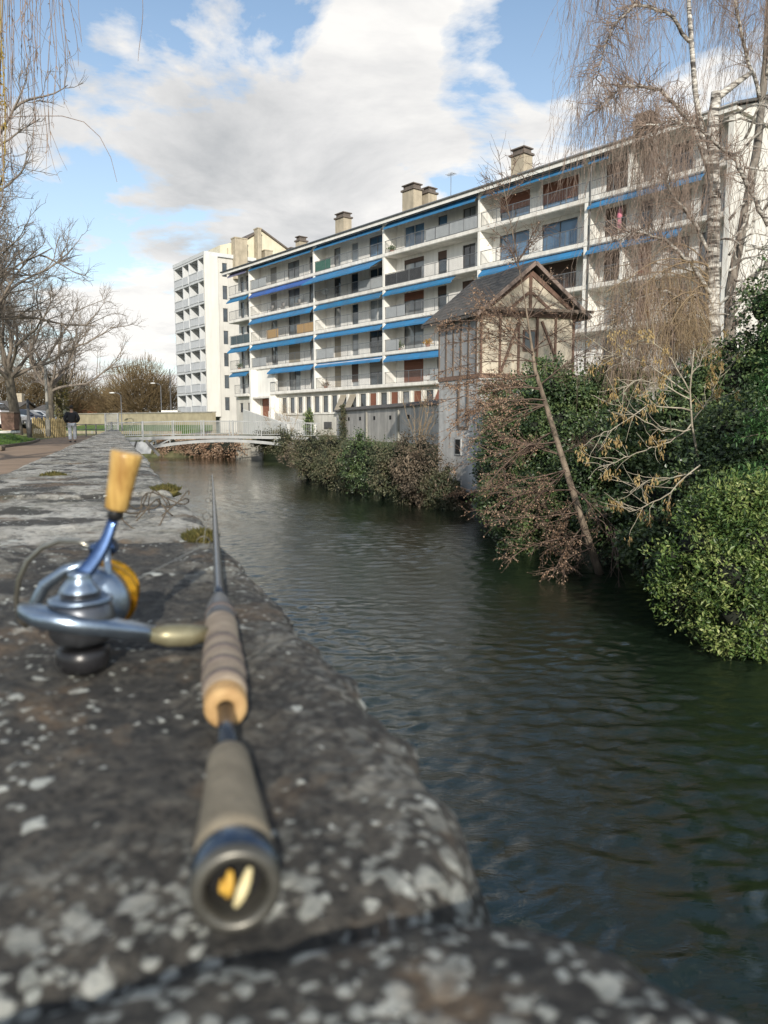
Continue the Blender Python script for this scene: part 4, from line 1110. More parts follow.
# grey garden wall with tile coping
GA=Vector((2.3,33.0,0));GBp=Vector((-2.95,48,0));gd=(GBp-GA).normalized();gn=Vector((-gd.y,gd.x,0))
def GW(s,d,z):return GA+gd*s-gn*d+Vector((0,0,z))
gl=(GBp-GA).length
t=thing('garden_wall','long grey stained garden wall with dark coping between the river house and footbridge','wall',tuple(GW(gl/2,0,WZ)))
g=MB();g.box(0,gl,0,.3,WZ,1.12,0,GW);g.build('wall',mat('grey mottled render',(.60,.57,.52),(.40,.38,.35),.95,0,.9,.3,12,streak=.6),t)
g=MB()
n_=22
for i in range(n_):
    a=gl*i/n_;b_=gl*(i+1)/n_-.02
    g.hexa([GW(a,-.1,1.121),GW(b_,-.1,1.121),GW(b_,.4,1.121),GW(a,.4,1.121),GW(a,-.1,1.17),GW(b_,-.1,1.17),GW(b_,.4,1.36),GW(a,.4,1.36)])
g.build('coping',M_slate,t)
for s_ in (3.5,6,8.5,11,13.2):
    g=MB();g.box(s_-.15,s_+.15,-.012,-.001,.55,.75,0,GW);g.build('vent_hole',M_black,t)
for s_ in (4.8,9.8):
    g=MB();g.box(s_-.1,s_+.1,-.08,-.001,WZ,1.0,0,GW);g.build('wall_pier',M_conc,t)
# ================================================================== VEGETATION
M_bark=barkmat('grey brown bark',(.15,.13,.10),(.07,.06,.045))
M_barkd=barkmat('dark twig bark',(.26,.22,.18),(.15,.125,.10))
M_leanb=barkmat('brown twig bark',(.16,.11,.085),(.08,.055,.04))
M_twigb=mat('birch twig bark',(.33,.25,.20),(.20,.15,.12),.8,0,4)
M_twigt=mat('tan twig bark',(.36,.27,.165),(.22,.16,.095),.8,0,4)
M_pale=barkmat('pale twig bark',(.40,.36,.28),(.24,.21,.16))
def rvec(rg,s=1):return Vector((rg.gauss(0,s),rg.gauss(0,s),rg.gauss(0,s)))
def limb(g,rg,p,d,L,r0,r1,nseg,wob,trop=0,sides=6,m=0,grav=0):
    pts=[Vector(p)];d=Vector(d).normalized();rad=[r0]
    for i in range(nseg):
        d=(d+rvec(rg,wob)+Vector((0,0,trop-grav*(i/nseg)))).normalized()
        pts.append(pts[-1]+d*(L/nseg));rad.append(r0+(r1-r0)*(i+1)/nseg)
    g.tube(pts,rad,sides,m,cap=False)
    return pts
def pick(pts,t):
    x=t*(len(pts)-1);i=min(int(x),len(pts)-2);f=x-i
    return pts[i].lerp(pts[i+1],f),(pts[i+1]-pts[i]).normalized()
def sidedir(rg,d,ang):
    a=rvec(rg);a=(a-d*a.dot(d)).normalized();return (d*math.cos(ang)+a*math.sin(ang)).normalized()
def plane_tree(base,H,seed,label,spread=1.0,twig=1.0,group='bare plane trees along the lawn',bias=None,mt=None,name='plane_tree',rtw=.006,trunk_r=.26,n1=9,fork=.28):
    base=Vector(base);rg=random.Random(seed)
    t=thing(name,label,'tree',tuple(base),group)
    gt=MB();gc=MB()
    tp=limb(gt,rg,base-Vector((0,0,.3)),(rg.gauss(0,.03),rg.gauss(0,.03),1),H*fork+.3,trunk_r*1.15,trunk_r*.8,6,.03,.1,12)
    gt.build('trunk',mt or M_bark,t)
    top=tp[-1]
    for i in range(n1):
        az=6.283*i/n1+rg.uniform(-.3,.3);el=rg.uniform(.35,1.25)
        d=Vector((math.cos(az)*math.cos(el),math.sin(az)*math.cos(el),math.sin(el)))
        if bias is not None:d=(d+Vector(bias)*.3).normalized()
        L=H*rg.uniform(.42,.62)*spread*(1.15 if el<.7 else 1)
        q=limb(gc,rg,top-Vector((0,0,rg.uniform(0,H*.05))),d,L,trunk_r*.42,.018,10,.13,.015,6)
        for j in range(9):
            p1,d1=pick(q,.18+.8*j/9+rg.uniform(0,.06))
            dd=sidedir(rg,d1,rg.uniform(.5,1.0));dd.z+=.12
            L1=L*rg.uniform(.25,.5)*(1.1-.5*j/9)
            q1=limb(gc,rg,p1,dd,L1,.035,.010,7,.16,.03,4)
            for k in range(int(6*twig)):
                p2,d2=pick(q1,.15+.85*rg.random())
                q2=limb(gc,rg,p2,sidedir(rg,d2,rg.uniform(.5,1.1))+Vector((0,0,.15)),L1*rg.uniform(.25,.5),.012,.006,4,.2,.04,3)
                for l in range(int(4*twig)):
                    p3,d3=pick(q2,.2+.8*rg.random())
                    limb(gc,rg,p3,sidedir(rg,d3,rg.uniform(.4,1.0))+Vector((0,0,.2)),rg.uniform(.2,.55),rtw,rtw*.6,3,.2,.03,3)
    gc.build('crown',M_barkd if mt is None else mt,t)
    return t
def GP(px,Y,z=None,v=None):
    p=at(px,427,Y);return Vector((p.x,p.y,.03 if z is None else z))
plane_tree((-13.6,21.5,-.1),14.0,21,'nearest bare plane tree, its branches reaching in from the left edge of the photo',.80,1.5,bias=(.5,0,.0),n1=13)
plane_tree((-16.6,30.0,-.05),13.5,25,'bare plane tree second along the lawn, trunk just off the left edge of the photo',.88,1.5,bias=(.4,0,0),n1=13)
plane_tree(GP(17,42.5),11.5,33,'bare plane tree whose trunk stands beside the brown bin on the lawn',.95,1.5,bias=(.35,-.1,-.0),n1=12)
plane_tree(GP(51,56),11.0,47,'bare plane tree behind the wooden picket fence, left of the walking person',1.0,1.0,bias=(.2,0,0))
# ivy on the trunks by the fence
M_ivyy=leafmat('yellow green ivy',[(.08,.09,.02),(.17,.16,.04),(.26,.22,.08)],.6,.2,1.5)
t=plane_tree(GP(62,60),10.5,53,'ivy-clad bare tree with yellowish ivy around its trunk, directly left of the walking person',.9,.8)
g=MB();rg=random.Random(3);b0=GP(62,60)
for i in range(2600):
    z=rg.uniform(0,4.2);a=rg.uniform(0,6.28);r=.35+.35*rg.random()*(1+.3*math.sin(z*2))
    p=b0+Vector((r*math.cos(a),r*math.sin(a),z));g.leaf(p,Vector((math.cos(a),math.sin(a),-.4)),Vector((0,0,1)),.14,.11)
g.build('ivy',M_ivyy,t)
# far trees beyond the end of the path: round twiggy crowns
M_fart=mat('far twig brown',(.21,.165,.10),(.14,.105,.06),.9,0,.4)
M_farl=leafmat('far russet twigs',[(.12,.085,.045),(.20,.145,.075),(.27,.20,.10)],.9,.2,.25)
def fartree(px,Y,H,Wd,seed,label,n=1500):
    rg=random.Random(seed);b=at(px,427,Y);b=Vector((b.x,b.y,GZ))
    t=thing('distant_tree',label,'tree',tuple(b),'distant bare trees beyond the path')
    g=MB();limb(g,rg,b,(0,0,1),H*.4,.28,.18,4,.03,.1,6);g.build('trunk',M_fart,t)
    g=MB();c=b+Vector((0,0,H*.55))
    for i in range(16):
        d=Vector((rg.gauss(0,1),rg.gauss(0,1),rg.uniform(.1,1.6))).normalized();limb(g,rg,b+Vector((0,0,H*.3)),d,H*.6*rg.uniform(.7,1),.12,.03,7,.12,.06,4)
    for i in range(n):
        d=rvec(rg).normalized();r=rg.random()**.45;o=Vector((rg.uniform(0,40),0,seed))
        q=.8+.45*mnoise.noise(d*2.2+Vector((seed*3.1,0,0)))
        p=c+Vector((d.x*Wd*r*q,d.y*Wd*r*q,d.z*H*.5*r*q))
        dd=Vector((d.x,d.y,d.z+1.0))+rvec(rg,.35)
        limb(g,rg,p,dd,rg.uniform(.6,1.5),.028,.014,2,.12,.05,3)
    g.build('crown',M_farl,t)
ft=[(141,112,10.5,5.6,'tall rounded russet tree in the middle of the far trees, above the beige wall'),(118,120,7.5,4.5,'lower brown tree at the end of the path, left of the tall rounded one'),(163,118,8.0,4.0,'narrow brown tree beside the white balcony tower'),
    (96,125,7.0,5.0,'brown tree behind the pale house with orange roof'),(74,118,9.5,5.5,'bare distant tree above the walking person'),(40,110,9.0,5.5,'bare distant tree behind the white house'),(8,105,10.,6,'bare distant tree behind the parked cars at the left edge')]
for i,(px,Y,H,Wd,lb) in enumerate(ft):fartree(px,Y,H,Wd,60+i,lb,4200 if i==0 else 2400)

# ---- weeping birch
def birch():
    rg=random.Random(12);b=Vector((8.2,19,GZ))
    t=thing('weeping_birch','tall weeping birch with white trunk and curtains of hanging brown twigs, right side','tree',tuple(b))
    m,nt,bb=newmat('birch bark')
    f=tnoise(nt,coords(nt,(1,1,5)),2.2,5,.65,.6);f2=tnoise(nt,coords(nt),1.1,3,.5)
    c=ramp(nt,f,[(.42,(.05,.045,.04)),(.50,(.32,.30,.27)),(.60,(.62,.60,.55))])
    c=mixc(nt,ramp(nt,f2,[(.52,(0,0,0)),(.70,(.55,)*3)]),c,(.15,.125,.10))
    nt.links.new(c,bb.inputs['Base Color']);bb.inputs['Roughness'].default_value=.8
    bump(nt,bb,f,.5,.03);M_birch=m
    P=lambda px,py,Y=19:at(px,py,Y)
    g=MB();tr=[Vector((8.2,19,GZ-.2)),P(716,395),P(713,330),P(712,265),P(714,200),P(712,140),P(716,92)]
    tr=[tr[0]]+[p for p in tr[1:]]
    fine=[]
    for i in range(len(tr)-1):
        for q in range(4):fine.append(tr[i].lerp(tr[i+1],q/4)+rvec(rg,.012))
    fine.append(tr[-1]);rad=list(np.interp(np.linspace(0,1,len(fine)),[0,.3,.8,1],[.22,.165,.14,.11]))
    g.tube(fine,rad,14)
    # second trunk to the right, darker
    tr2=[P(728,410,19.4),P(729,350,19.4),P(730,290,19.4),P(742,230,19.4),P(757,150,19.6),P(766,60,19.8),P(772,-60,20)]
    gd2=MB();gd2.tube(tr2,[.15,.13,.12,.11,.10,.08,.06],10);gd2.build('trunk',barkmat('dark birch bark',(.30,.27,.23),(.05,.045,.04),9),t)
    g.tube([P(716,200),P(704,150,18.9),P(695,90,18.8),P(689,10,18.8),P(686,-80,18.8)],[.07,.065,.06,.05,.035],8)
    g.tube([P(714,100,19),P(735,84,19.2),P(752,72,19.4)],[.09,.075,.05],8)
    g.build('trunk',M_birch,t)
    gl_=MB();limbs=[]
    def arc(pts,r0,r1):
        pts=[P(*p) for p in pts];fp=[]
        for i in range(len(pts)-1):
            for q in range(4):fp.append(pts[i].lerp(pts[i+1],q/4)+rvec(rg,.02))
        fp.append(pts[-1]);gl_.tube(fp,list(np.linspace(r0,r1,len(fp))),6);limbs.append(fp);return fp
    arc([(768,225,18.2),(750,190,18.2),(735,160,18.0),(700,128,17.8),(670,120,17.6),(640,128,17.6)],.06,.015)
    arc([(716,300,19),(690,262,18.6),(665,240,18.3),(640,232,18.1),(612,240,18)],.06,.012)
    arc([(713,260,19),(690,215,18.6),(672,195,18.4),(655,140,18.3),(648,118,18.3)],.05,.012)
    arc([(716,330,19),(700,310,18.6),(665,290,18.4),(632,300,18.2),(612,325,18.2)],.05,.012)
    arc([(714,180,19),(690,120,18.7),(660,90,18.3),(625,85,18),(600,110,17.9)],.06,.012)
    arc([(690,40,18.8),(665,10,18.6),(635,5,18.4),(610,30,18.3),(596,80,18.3)],.045,.01)
    arc([(687,-40,18.8),(665,-70,18.6),(640,-80,18.4),(615,-60,18.2),(600,-10,18.2)],.04,.01)
    arc([(690,-60,18.8),(700,-110,18.6),(690,-150,18.4),(660,-160,18.4),(630,-120,18.3)],.04,.01)
    arc([(760,100,19.6),(745,50,19.4),(735,0,19.2),(720,-50,19.0),(705,-80,19)],.05,.012)
    arc([(770,0,19.9),(758,-60,19.8),(745,-100,19.6),(730,-110,19.4)],.04,.012)
    arc([(740,235,19.4),(760,215,19.2),(785,180,19.2),(810,190,19)],.05,.02)
    arc([(728,300,19.4),(750,280,19.2),(768,262,19),(800,255,19)],.09,.05)
    arc([(730,330,19.4),(745,312,19),(758,290,18.8),(775,245,18.6)],.07,.03)
    arc([(733,345,19.4),(750,340,19),(775,345,18.8)],.05,.03)
    arc([(716,375,19),(690,345,18.5),(660,335,18.3),(630,345,18.2)],.045,.012)
    arc([(765,80,19.7),(780,10,19.5),(770,-60,19.4)],.05,.02)
    for k in range(26):
        px0=rg.choice((716,729,733,745));y0=rg.uniform(120,380);pa=at(px0,y0,19.3)
        limb_=limb(gl_,rg,pa,(rg.uniform(.2,1.2),rg.uniform(-.8,.1),rg.uniform(-.2,.7)),rg.uniform(.8,2.2),.035,.008,10,.24,-.01,5)
        for j in range(7):
            p,d=pick(limb_,.2+.8*rg.random());limb(gl_,rg,p,sidedir(rg,d,.9),rg.uniform(.25,.8),.010,.004,6,.25,-.02,4)
    gl_.build('limb',M_birch,t)
    gs=MB()
    def hang(p,L,r=.0031):
        n=9;pts=[p];d=Vector((rg.gauss(-.15,.8),rg.gauss(0,.6),.35)).normalized();sw=rg.gauss(0,.06)
        for i in range(n):
            d=(d*.66+Vector((rg.gauss(0,.11)+sw,rg.gauss(0,.11),-.5))).normalized();pts.append(pts[-1]+d*L/n)
        gs.tube(pts,[r*1.3]+[r]*(n-1)+[r*.6],3,cap=False)
        for k in range(int(L*4.0)):
            q,dq=pick(pts,.2+.8*rg.random());limb(gs,rg,q,sidedir(rg,dq,.6)+Vector((0,0,-.5)),rg.uniform(.15,.5),r*.8,r*.5,3,.14,-.1,3)
    for fi,fp in enumerate(limbs):
        Lf=sum((fp[i+1]-fp[i]).length for i in range(len(fp)-1))
        ntw=int(Lf*48) if fi not in (10,11,12,13) else int(Lf*8)
        for k in range(ntw):
            tt=.12+.88*rg.random()**.8;p,d=pick(fp,tt)
            # short lateral then droop
            q=limb(gs,rg,p,sidedir(rg,d,1.0)+Vector((0,0,.35)),rg.uniform(.2,.9),.009,.005,4,.2,-.05,3)
            hang(q[-1],rg.uniform(.8,2.6))
    # the dense tan curtain low on the left
    gs.build('hanging_twigs',M_twigb,t);gs=MB()
    for bi in range(22):
        y0=rg.uniform(262,345);x1=rg.uniform(602,690);Yb=rg.uniform(17.2,19)
        p0=at(708,y0,18.9);p3=at(x1,y0+rg.uniform(-10,35),Yb);pm=(p0+p3)/2+Vector((0,0,rg.uniform(.35,1.0)))
        bp=[p0*(1-s)**2+pm*(2*s*(1-s))+p3*s*s for s in np.linspace(0,1,9)];gs.tube(bp,list(np.linspace(.022,.006,9)),4,cap=False)
        for k in range(34):
            p,d=pick(bp,.15+.85*rg.random())
            if p.z<1.3:continue
            hang(p+rvec(rg,.05),min(rg.uniform(.5,1.9),p.z-.7))
    gs.build('twig_curtain',M_twigt,t)
    return t
birch()

# ---- leaning brown leaved tree
M_brownl=leafmat('dry brown leaves',[(.16,.095,.055),(.32,.20,.125),(.45,.31,.21),(.54,.41,.30)],.8,.3,1.5)
def leaning():
    rg=random.Random(44);P=at
    b=P(597,562,14.2)
    t=thing('leaning_beech','slender leaning tree with clinging brown leaves, bent over the water before the river house','tree',tuple(b))
    g=MB();pts=[P(600,575,14.2),P(585,530,14.4),P(566,470,14.7),P(548,412,15.0),P(535,370,15.2),P(530,335,15.3),P(524,295,15.4),P(515,245,15.6),P(505,195,15.8),P(498,150,16)]
    g.tube(pts,[.080,.068,.060,.050,.038,.022,.013,.009,.006,.004],10);g.build('trunk',barkmat('pale leaning bark',(.24,.19,.14),(.085,.065,.045),9),t)
    gc=MB();gl=MB()
    def spray(p,d,L,r,nl,drop=.0):
        q=limb(gc,rg,p,d,L,r,.005,8,.07,.01,4,grav=drop)
        for j in range(9):
            p1,d1=pick(q,.2+.8*j/9)
            q1=limb(gc,rg,p1,sidedir(rg,d1,rg.uniform(.5,.9))*Vector((1,1,.55)),L*rg.uniform(.2,.42)*(1.1-.4*j/9),.007,.003,4,.14,0,3)
            for k in range(nl):
                pp,dd=pick(q1,rg.random());gl.leaf(pp+rvec(rg,.015),sidedir(rg,dd,1.0)+Vector((0,0,-.4)),Vector((0,0,1))+rvec(rg,.5),rg.uniform(.03,.058),rg.uniform(.016,.028))
            for k in range(4):
                p2,d2=pick(q1,rg.random());q2=limb(gc,rg,p2,sidedir(rg,d2,.7),rg.uniform(.12,.4),.004,.002,2,.1,0,3)
                for k2 in range(nl//2):
                    pp,dd=pick(q2,rg.random());gl.leaf(pp,sidedir(rg,dd,1.0)+Vector((0,0,-.4)),Vector((0,0,1))+rvec(rg,.5),rg.uniform(.028,.05),rg.uniform(.014,.025))
    # left reaching sprays (start pixel, end pixel, Y)
    S_=[((531,340),(448,300),15.3,9),((533,352),(442,325),15.2,9),((535,362),(446,345),15.1,8),((545,400),(446,402),15,16),((540,388),(440,388),15,11),((533,355),(455,312),15.2,8),((537,375),(450,398),15.1,13),((545,405),(460,415),15,12),((545,405),(470,440),14.9,7),((552,432),(475,462),14.8,3),((556,442),(470,478),14.7,4),
        ((565,470),(490,500),14.6,5),((572,490),(478,505),14.5,6),((578,512),(500,545),14.3,5),((588,535),(510,560),14.2,5),((592,548),(540,580),14.1,3),((560,455),(500,440),14.8,6),((530,335),(500,300),15.3,3),((528,318),(560,280),15.4,3),((533,350),(572,320),15.3,2),
        ((540,385),(585,350),15.2,1),((520,270),(495,235),15.5,3),((518,262),(545,225),15.6,2),((509,215),(488,180),15.8,2),((506,200),(520,160),15.8,2),((540,390),(470,375),15.1,8),((560,455),(600,440),14.9,1),((575,500),(545,540),14.3,6),((570,485),(610,520),14.2,2),((583,525),(555,575),14.1,5),((566,470),(520,520),14.2,6)]
    for a,b_,Y,nl in S_:
        p0=P(*a,Y);p1=P(*b_,Y-rg.uniform(-.3,.7));d=p1-p0
        spray(p0,d.normalized()+Vector((0,0,.1)),d.length*1.05,.013,int(nl*1.6),.12)
        p1=P(b_[0]+rg.uniform(0,25),b_[1]+rg.uniform(-14,14),Y+rg.uniform(-.5,.8));d=p1-p0
        spray(p0,d.normalized(),d.length*.9,.008,int(nl*.9),.1)
    # fine upright twigs at the top
    for k in range(60):
        p,d=pick(pts,rg.uniform(.58,.99));limb(gc,rg,p,sidedir(rg,d,.8),rg.uniform(.2,.7),.005,.002,4,.15,.06,3)
    gc.build('branches',M_leanb,t);gl.build('leaves',M_brownl,t)
leaning()

# ---- pale twigged sapling with yellow keys
M_keys=leafmat('dry yellow seed keys',[(.26,.17,.06),(.42,.30,.13),(.52,.40,.2)],.8,.35,2)
def sapling():
    rg=random.Random(9);P=at
    b=P(712,520,12.6)
    t=thing('seed_key_tree','pale branched small tree hung with dry yellow seed clusters before the dark ivy','tree',tuple(b))
    gc=MB();gl=MB()
    tr=[P(716,525,12.8),P(700,470,12.4),P(692,425,12),P(690,390,12),P(694,350,12)]
    g=MB();g.tube(tr,[.024,.020,.016,.012,.008],8);g.build('trunk',M_pale,t)
    B=[((692,425),[(670,442),(645,450),(615,462),(598,470)],12),((692,430),[(660,430),(630,412),(604,400)],11.8),((690,400),[(665,385),(640,380),(618,390)],11.9),((690,390),[(672,360),(655,345),(640,335)],12),
       ((700,470),[(670,478),(648,480),(630,492)],11.6),((690,380),[(705,352),(714,335)],12),((694,420),[(712,395),(722,365)],12.1),((700,465),[(660,500),(628,512)],11.4),((692,410),[(650,405),(610,430),(590,440)],11.7),((690,395),[(640,360),(605,350)],12.2)]
    for a,ch,Y in B:
        pts=[P(*a,Y)]+[P(*c,Y-.25*i) for i,c in enumerate(ch)]
        fp=[]
        for i in range(len(pts)-1):
            for q in range(4):fp.append(pts[i].lerp(pts[i+1],q/4)+rvec(rg,.012))
        fp.append(pts[-1]);gc.tube(fp,list(np.linspace(.012,.004,len(fp))),6)
        for k in range(16):
            p,d=pick(fp,.15+.85*rg.random());q=limb(gc,rg,p,sidedir(rg,d,.8)+Vector((0,0,.2)),rg.uniform(.2,.6),.006,.003,5,.15,.02,4)
            if rg.random()<.55:
                for c in range(rg.randint(1,2)):
                    cp,_=pick(q,rg.uniform(.4,1))
                    for l in range(rg.randint(7,17)):
                        gl.leaf(cp+rvec(rg,.03)+Vector((0,0,-rg.random()*.10)),Vector((rg.gauss(0,.4),rg.gauss(0,.4),-1)),rvec(rg),rg.uniform(.045,.085),.022)
    gc.build('branches',M_pale,t);gl.build('seed_clusters',M_keys,t)
sapling()

# ---- shrubs built from leaf clumps
M_laurel=leafmat('laurel leaves',[(.012,.028,.009),(.055,.11,.026),(.14,.20,.05),(.32,.36,.13)],.45,.2,2.6)
M_ivy=leafmat('dark ivy leaves',[(.014,.024,.011),(.035,.064,.026),(.08,.125,.045),(.16,.20,.075)],.4,.15,1.3)
M_ivym=leafmat('mixed ivy and bramble',[(.028,.038,.02),(.065,.08,.038),(.12,.12,.065),(.22,.18,.12)],.6,.2,1.1)
M_bramb=leafmat('brown bramble',[(.045,.038,.026),(.10,.082,.055),(.18,.14,.10),(.27,.21,.15)],.8,.2,1.1)
M_con=leafmat('conifer sprays',[(.025,.065,.02),(.06,.145,.045),(.13,.25,.08)],.6,.2,1.2)
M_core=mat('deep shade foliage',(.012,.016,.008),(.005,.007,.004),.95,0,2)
def shrub(name,label,cat,parts,nl,L,wd,mt,seed,group=None,hang=0,core=.72,clump=.16,up=.3,twigs=0,twmat=None,cl_n=14,lobes=0):
    """parts: list of (centre, radii)"""
    rg=random.Random(seed);c0=Vector(parts[0][0])
    t=thing(name,label,cat,(c0.x,c0.y,min(p[0][2]-p[1][2] for p in parts)),group)
    gk=MB();gl=MB()
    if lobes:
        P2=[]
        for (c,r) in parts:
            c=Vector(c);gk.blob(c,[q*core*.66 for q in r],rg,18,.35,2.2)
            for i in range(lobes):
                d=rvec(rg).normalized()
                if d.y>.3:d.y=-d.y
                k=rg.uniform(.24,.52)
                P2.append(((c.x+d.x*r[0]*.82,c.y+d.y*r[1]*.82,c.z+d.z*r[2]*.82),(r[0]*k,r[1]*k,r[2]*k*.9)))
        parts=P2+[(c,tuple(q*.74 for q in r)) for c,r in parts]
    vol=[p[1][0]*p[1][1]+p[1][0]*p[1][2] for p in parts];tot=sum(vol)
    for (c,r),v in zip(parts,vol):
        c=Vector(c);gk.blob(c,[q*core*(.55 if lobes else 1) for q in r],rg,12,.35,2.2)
        n=int(nl*v/tot/cl_n);ox=rg.random()*99
        for i in range(n):
            d=rvec(rg).normalized()
            if d.y>.55 and rg.random()<.7:continue
            q=(.98+.34*mnoise.noise(d*2.1+Vector((ox,0,0))))*(rg.uniform(.72,1.06) if rg.random()<.8 else rg.uniform(.45,.75))
            p=c+Vector((d.x*r[0]*q,d.y*r[1]*q,d.z*r[2]*q))
            od=(d+Vector((0,0,up))+rvec(rg,.3)).normalized()
            if twigs and rg.random()<twigs:limb(gk,rg,c+(p-c)*.6,od,(p-c).length*.5,.012,.004,3,.1,0,3)
            for k in range(cl_n):
                pp=p+rvec(rg,clump*.5)
                ld=(od*.7+rvec(rg,.6)+Vector((0,0,-hang))).normalized()
                gl.leaf(pp,ld,od+rvec(rg,.35),L*rg.uniform(.5,1.4),wd*rg.uniform(.6,1.3))
    gk.build('shade_core_twigs',M_core,t);gl.build('leaves',mt,t)  # solid dark cores with any twigs; shade between the leaves put in as colour
    return t
A=lambda px,py,Y:tuple(at(px,py,Y))
shrub('laurel_bush','big sunlit laurel bush with glossy light green leaves overhanging the water, bottom right','bush',
      [(A(742,575,9.4),(1.0,.8,.85)),(A(705,545,9.6),(.62,.7,.45)),(A(775,530,9.6),(1.0,.9,.7)),(A(755,505,9.8),(.8,.7,.42)),(A(760,625,9.1),(.65,.5,.35)),(A(690,575,9.7),(.5,.5,.3)),(A(815,600,9.3),(.8,.8,.8))],50000,.062,.028,M_laurel,5,clump=.12,cl_n=18,up=.5,lobes=13)
ivp=[('dark ivy covering the lower front wall of the river house',[(A(507,425,24.6),(1.15,.6,1.25)),(A(498,465,24.4),(.9,.55,1.2))],20000,M_ivy),
     ('dense dark ivy mound just right of the river house, upper part lit green',[(A(565,430,18),(1.0,.7,.9)),(A(520,440,19.0),(1.0,.8,1.05)),(A(555,398,19.0),(1.15,.8,.75)),(A(600,395,18.6),(1.0,.8,.7))],36000,M_ivy),
     ('dark ivy mass in deep shade behind the pale seed-key tree',[(A(600,440,17.0),(.9,.7,.7)),(A(640,440,16.0),(1.25,1,1.2)),(A(690,420,15.8),(1.1,1,1.2)),(A(655,500,14.8),(1.2,.9,1.0)),(A(620,525,15.0),(.9,.8,.8))],42000,M_ivy),
     ('dark ivy slope low over the water behind the leaning tree trunk',[(A(505,490,18.3),(.75,.7,.9)),(A(545,510,17.2),(.9,.8,1.0)),(A(585,505,16.4),(.9,.8,1.0)),(A(520,535,17),(.6,.6,.5))],30000,M_ivy),
     ('dark ivy bank between the laurel bush and the conifer at the right edge',[(A(720,480,12.2),(.9,.8,.8)),(A(765,455,12.0),(1.0,.8,.8)),(A(735,430,13),(1.1,.8,.8)),(A(680,545,11.5),(.6,.6,.6)),(A(650,548,12.6),(.7,.6,.5)),(A(800,500,11.5),(1,.8,1))],38000,M_ivy)]
for i,(lb,pp,n,mt) in enumerate(ivp):shrub('ivy_thicket',lb,'ivy',pp,n,.075,.06,mt,20+i,'ivy thickets on the right bank',hang=.25,clump=.17,lobes=7)
# tall dark evergreen backing at the right edge and conifer
shrub('ivy_clad_tree','tall ivy-covered shape behind the birch trunk at the right edge','tree',[(A(742,385,15.5),(.9,.8,1.0)),(A(775,360,15.0),(.8,.8,1.4)),(A(708,395,16.2),(.8,.8,.7))],18000,.075,.06,M_ivy,31,hang=.2,clump=.17,lobes=7)
def conifer():
    rg=random.Random(8);b=Vector(A(824,520,10.4));t=thing('conifer','bright green conifer branch tips poking in at the right edge above the laurel bush','tree',tuple(b))
    g=MB();g.tube([b,b+Vector((0,0,4.5))],[.12,.03],8);g.build('trunk',M_bark,t)
    gl=MB();gb=MB()
    for i in range(46):
        z=.5+3.6*i/46;a=rg.uniform(2.2,5.6);L=(1.25-.16*z*.8)*rg.uniform(.8,1.15)
        d=Vector((math.cos(a),math.sin(a),-.1))
        q=limb(gb,rg,b+Vector((0,0,z)),d,L,.018,.006,6,.06,-.03,4)
        for j in range(30):
            p,dq=pick(q,.25+.75*rg.random());s=sidedir(rg,dq,.8);s.z*=.4
            for k in range(9):
                pp=p+s*(.035*k);gl.leaf(pp,(s+rvec(rg,.5)).normalized(),Vector((0,0,1)),.085,.028)
    gb.build('branches',M_bark,t);gl.build('needles',M_con,t)
conifer()
# hanging shrubs along the quay between bridge and house
bk=[((445,488),25.8,.7,.75,'bramble',0),((425,462),26.4,.95,1.15,'brown bramble shrub against the river house wall',1),((400,468),27.6,1.0,1.2,'mixed green and brown shrub in front of the garden wall, second from the river house',0),
    ((372,455),30,1.15,1.3,'dense ivy shrub with green top in front of the middle of the garden wall',2),((348,455),33,1.2,1.4,'olive brown shrub below the left half of the garden wall',0),((322,452),37,1.35,1.4,'green and brown trailing shrub, left of the garden wall end',0),
    ((308,452),41,1.3,1.25,'trailing bramble shrub at the right foot of the footbridge',1)]
for i,((px,py),Y,rx,rz2,lb,kd) in enumerate(bk):
    if i==0:lb='low mixed shrub at the foot of the river house, touching the water'
    c=A(px,py+7,Y+.5);rz2*=.9;mt=(M_ivym,M_bramb,M_ivy)[kd]
    shrub('bank_shrub',lb,'shrub',[(c,(rx,.9,rz2)),((c[0]+.3,c[1]-.5,c[2]-.75*rz2),(rx*.8,.55,rz2*.55)),((c[0]-.5,c[1]+.2,c[2]+.25),(rx*.7,.7,rz2*.8))],9000,.095,.05,mt,70+i,'shrubs trailing down the right bank',hang=.9,clump=.2,core=.62,twigs=.5,lobes=8)
# extra leafy green ivy at places, reeds by house foot, bank beyond the bridge
for i,(px,py,Y,rx,rz2,lb) in enumerate([(234,447,66.5,1.9,1.1,'reddish brown thicket beneath the bridge arch, just left of the quay blocks'),(207,447,69.6,2.0,1.1,'reddish brown thicket beneath the middle of the bridge arch'),(180,447,73,2.2,1.2,'reddish brown thicket at the river bend, beneath the left part of the arch'),(283,441,60,1.2,1.0,'dark green bush right of the quay blocks beneath the bridge')]):
    c=A(px,py,Y);shrub('far_thicket',lb,'thicket',[(c,(rx,1.2,rz2)),((c[0]-1.5,c[1]+1,c[2]),(rx*.8,1,rz2*.8))],5200,.16,.08,M_brownl if i<3 else M_ivym,90+i,'thickets on the far bank',hang=.4,clump=.3)
shrub('leaf_clump','low clump of dry brown leaves at the foot of the river house by the water','shrub',[(A(470,497,25.0),(.75,.35,.2))],1500,.07,.035,M_brownl,120,clump=.1,core=.7)
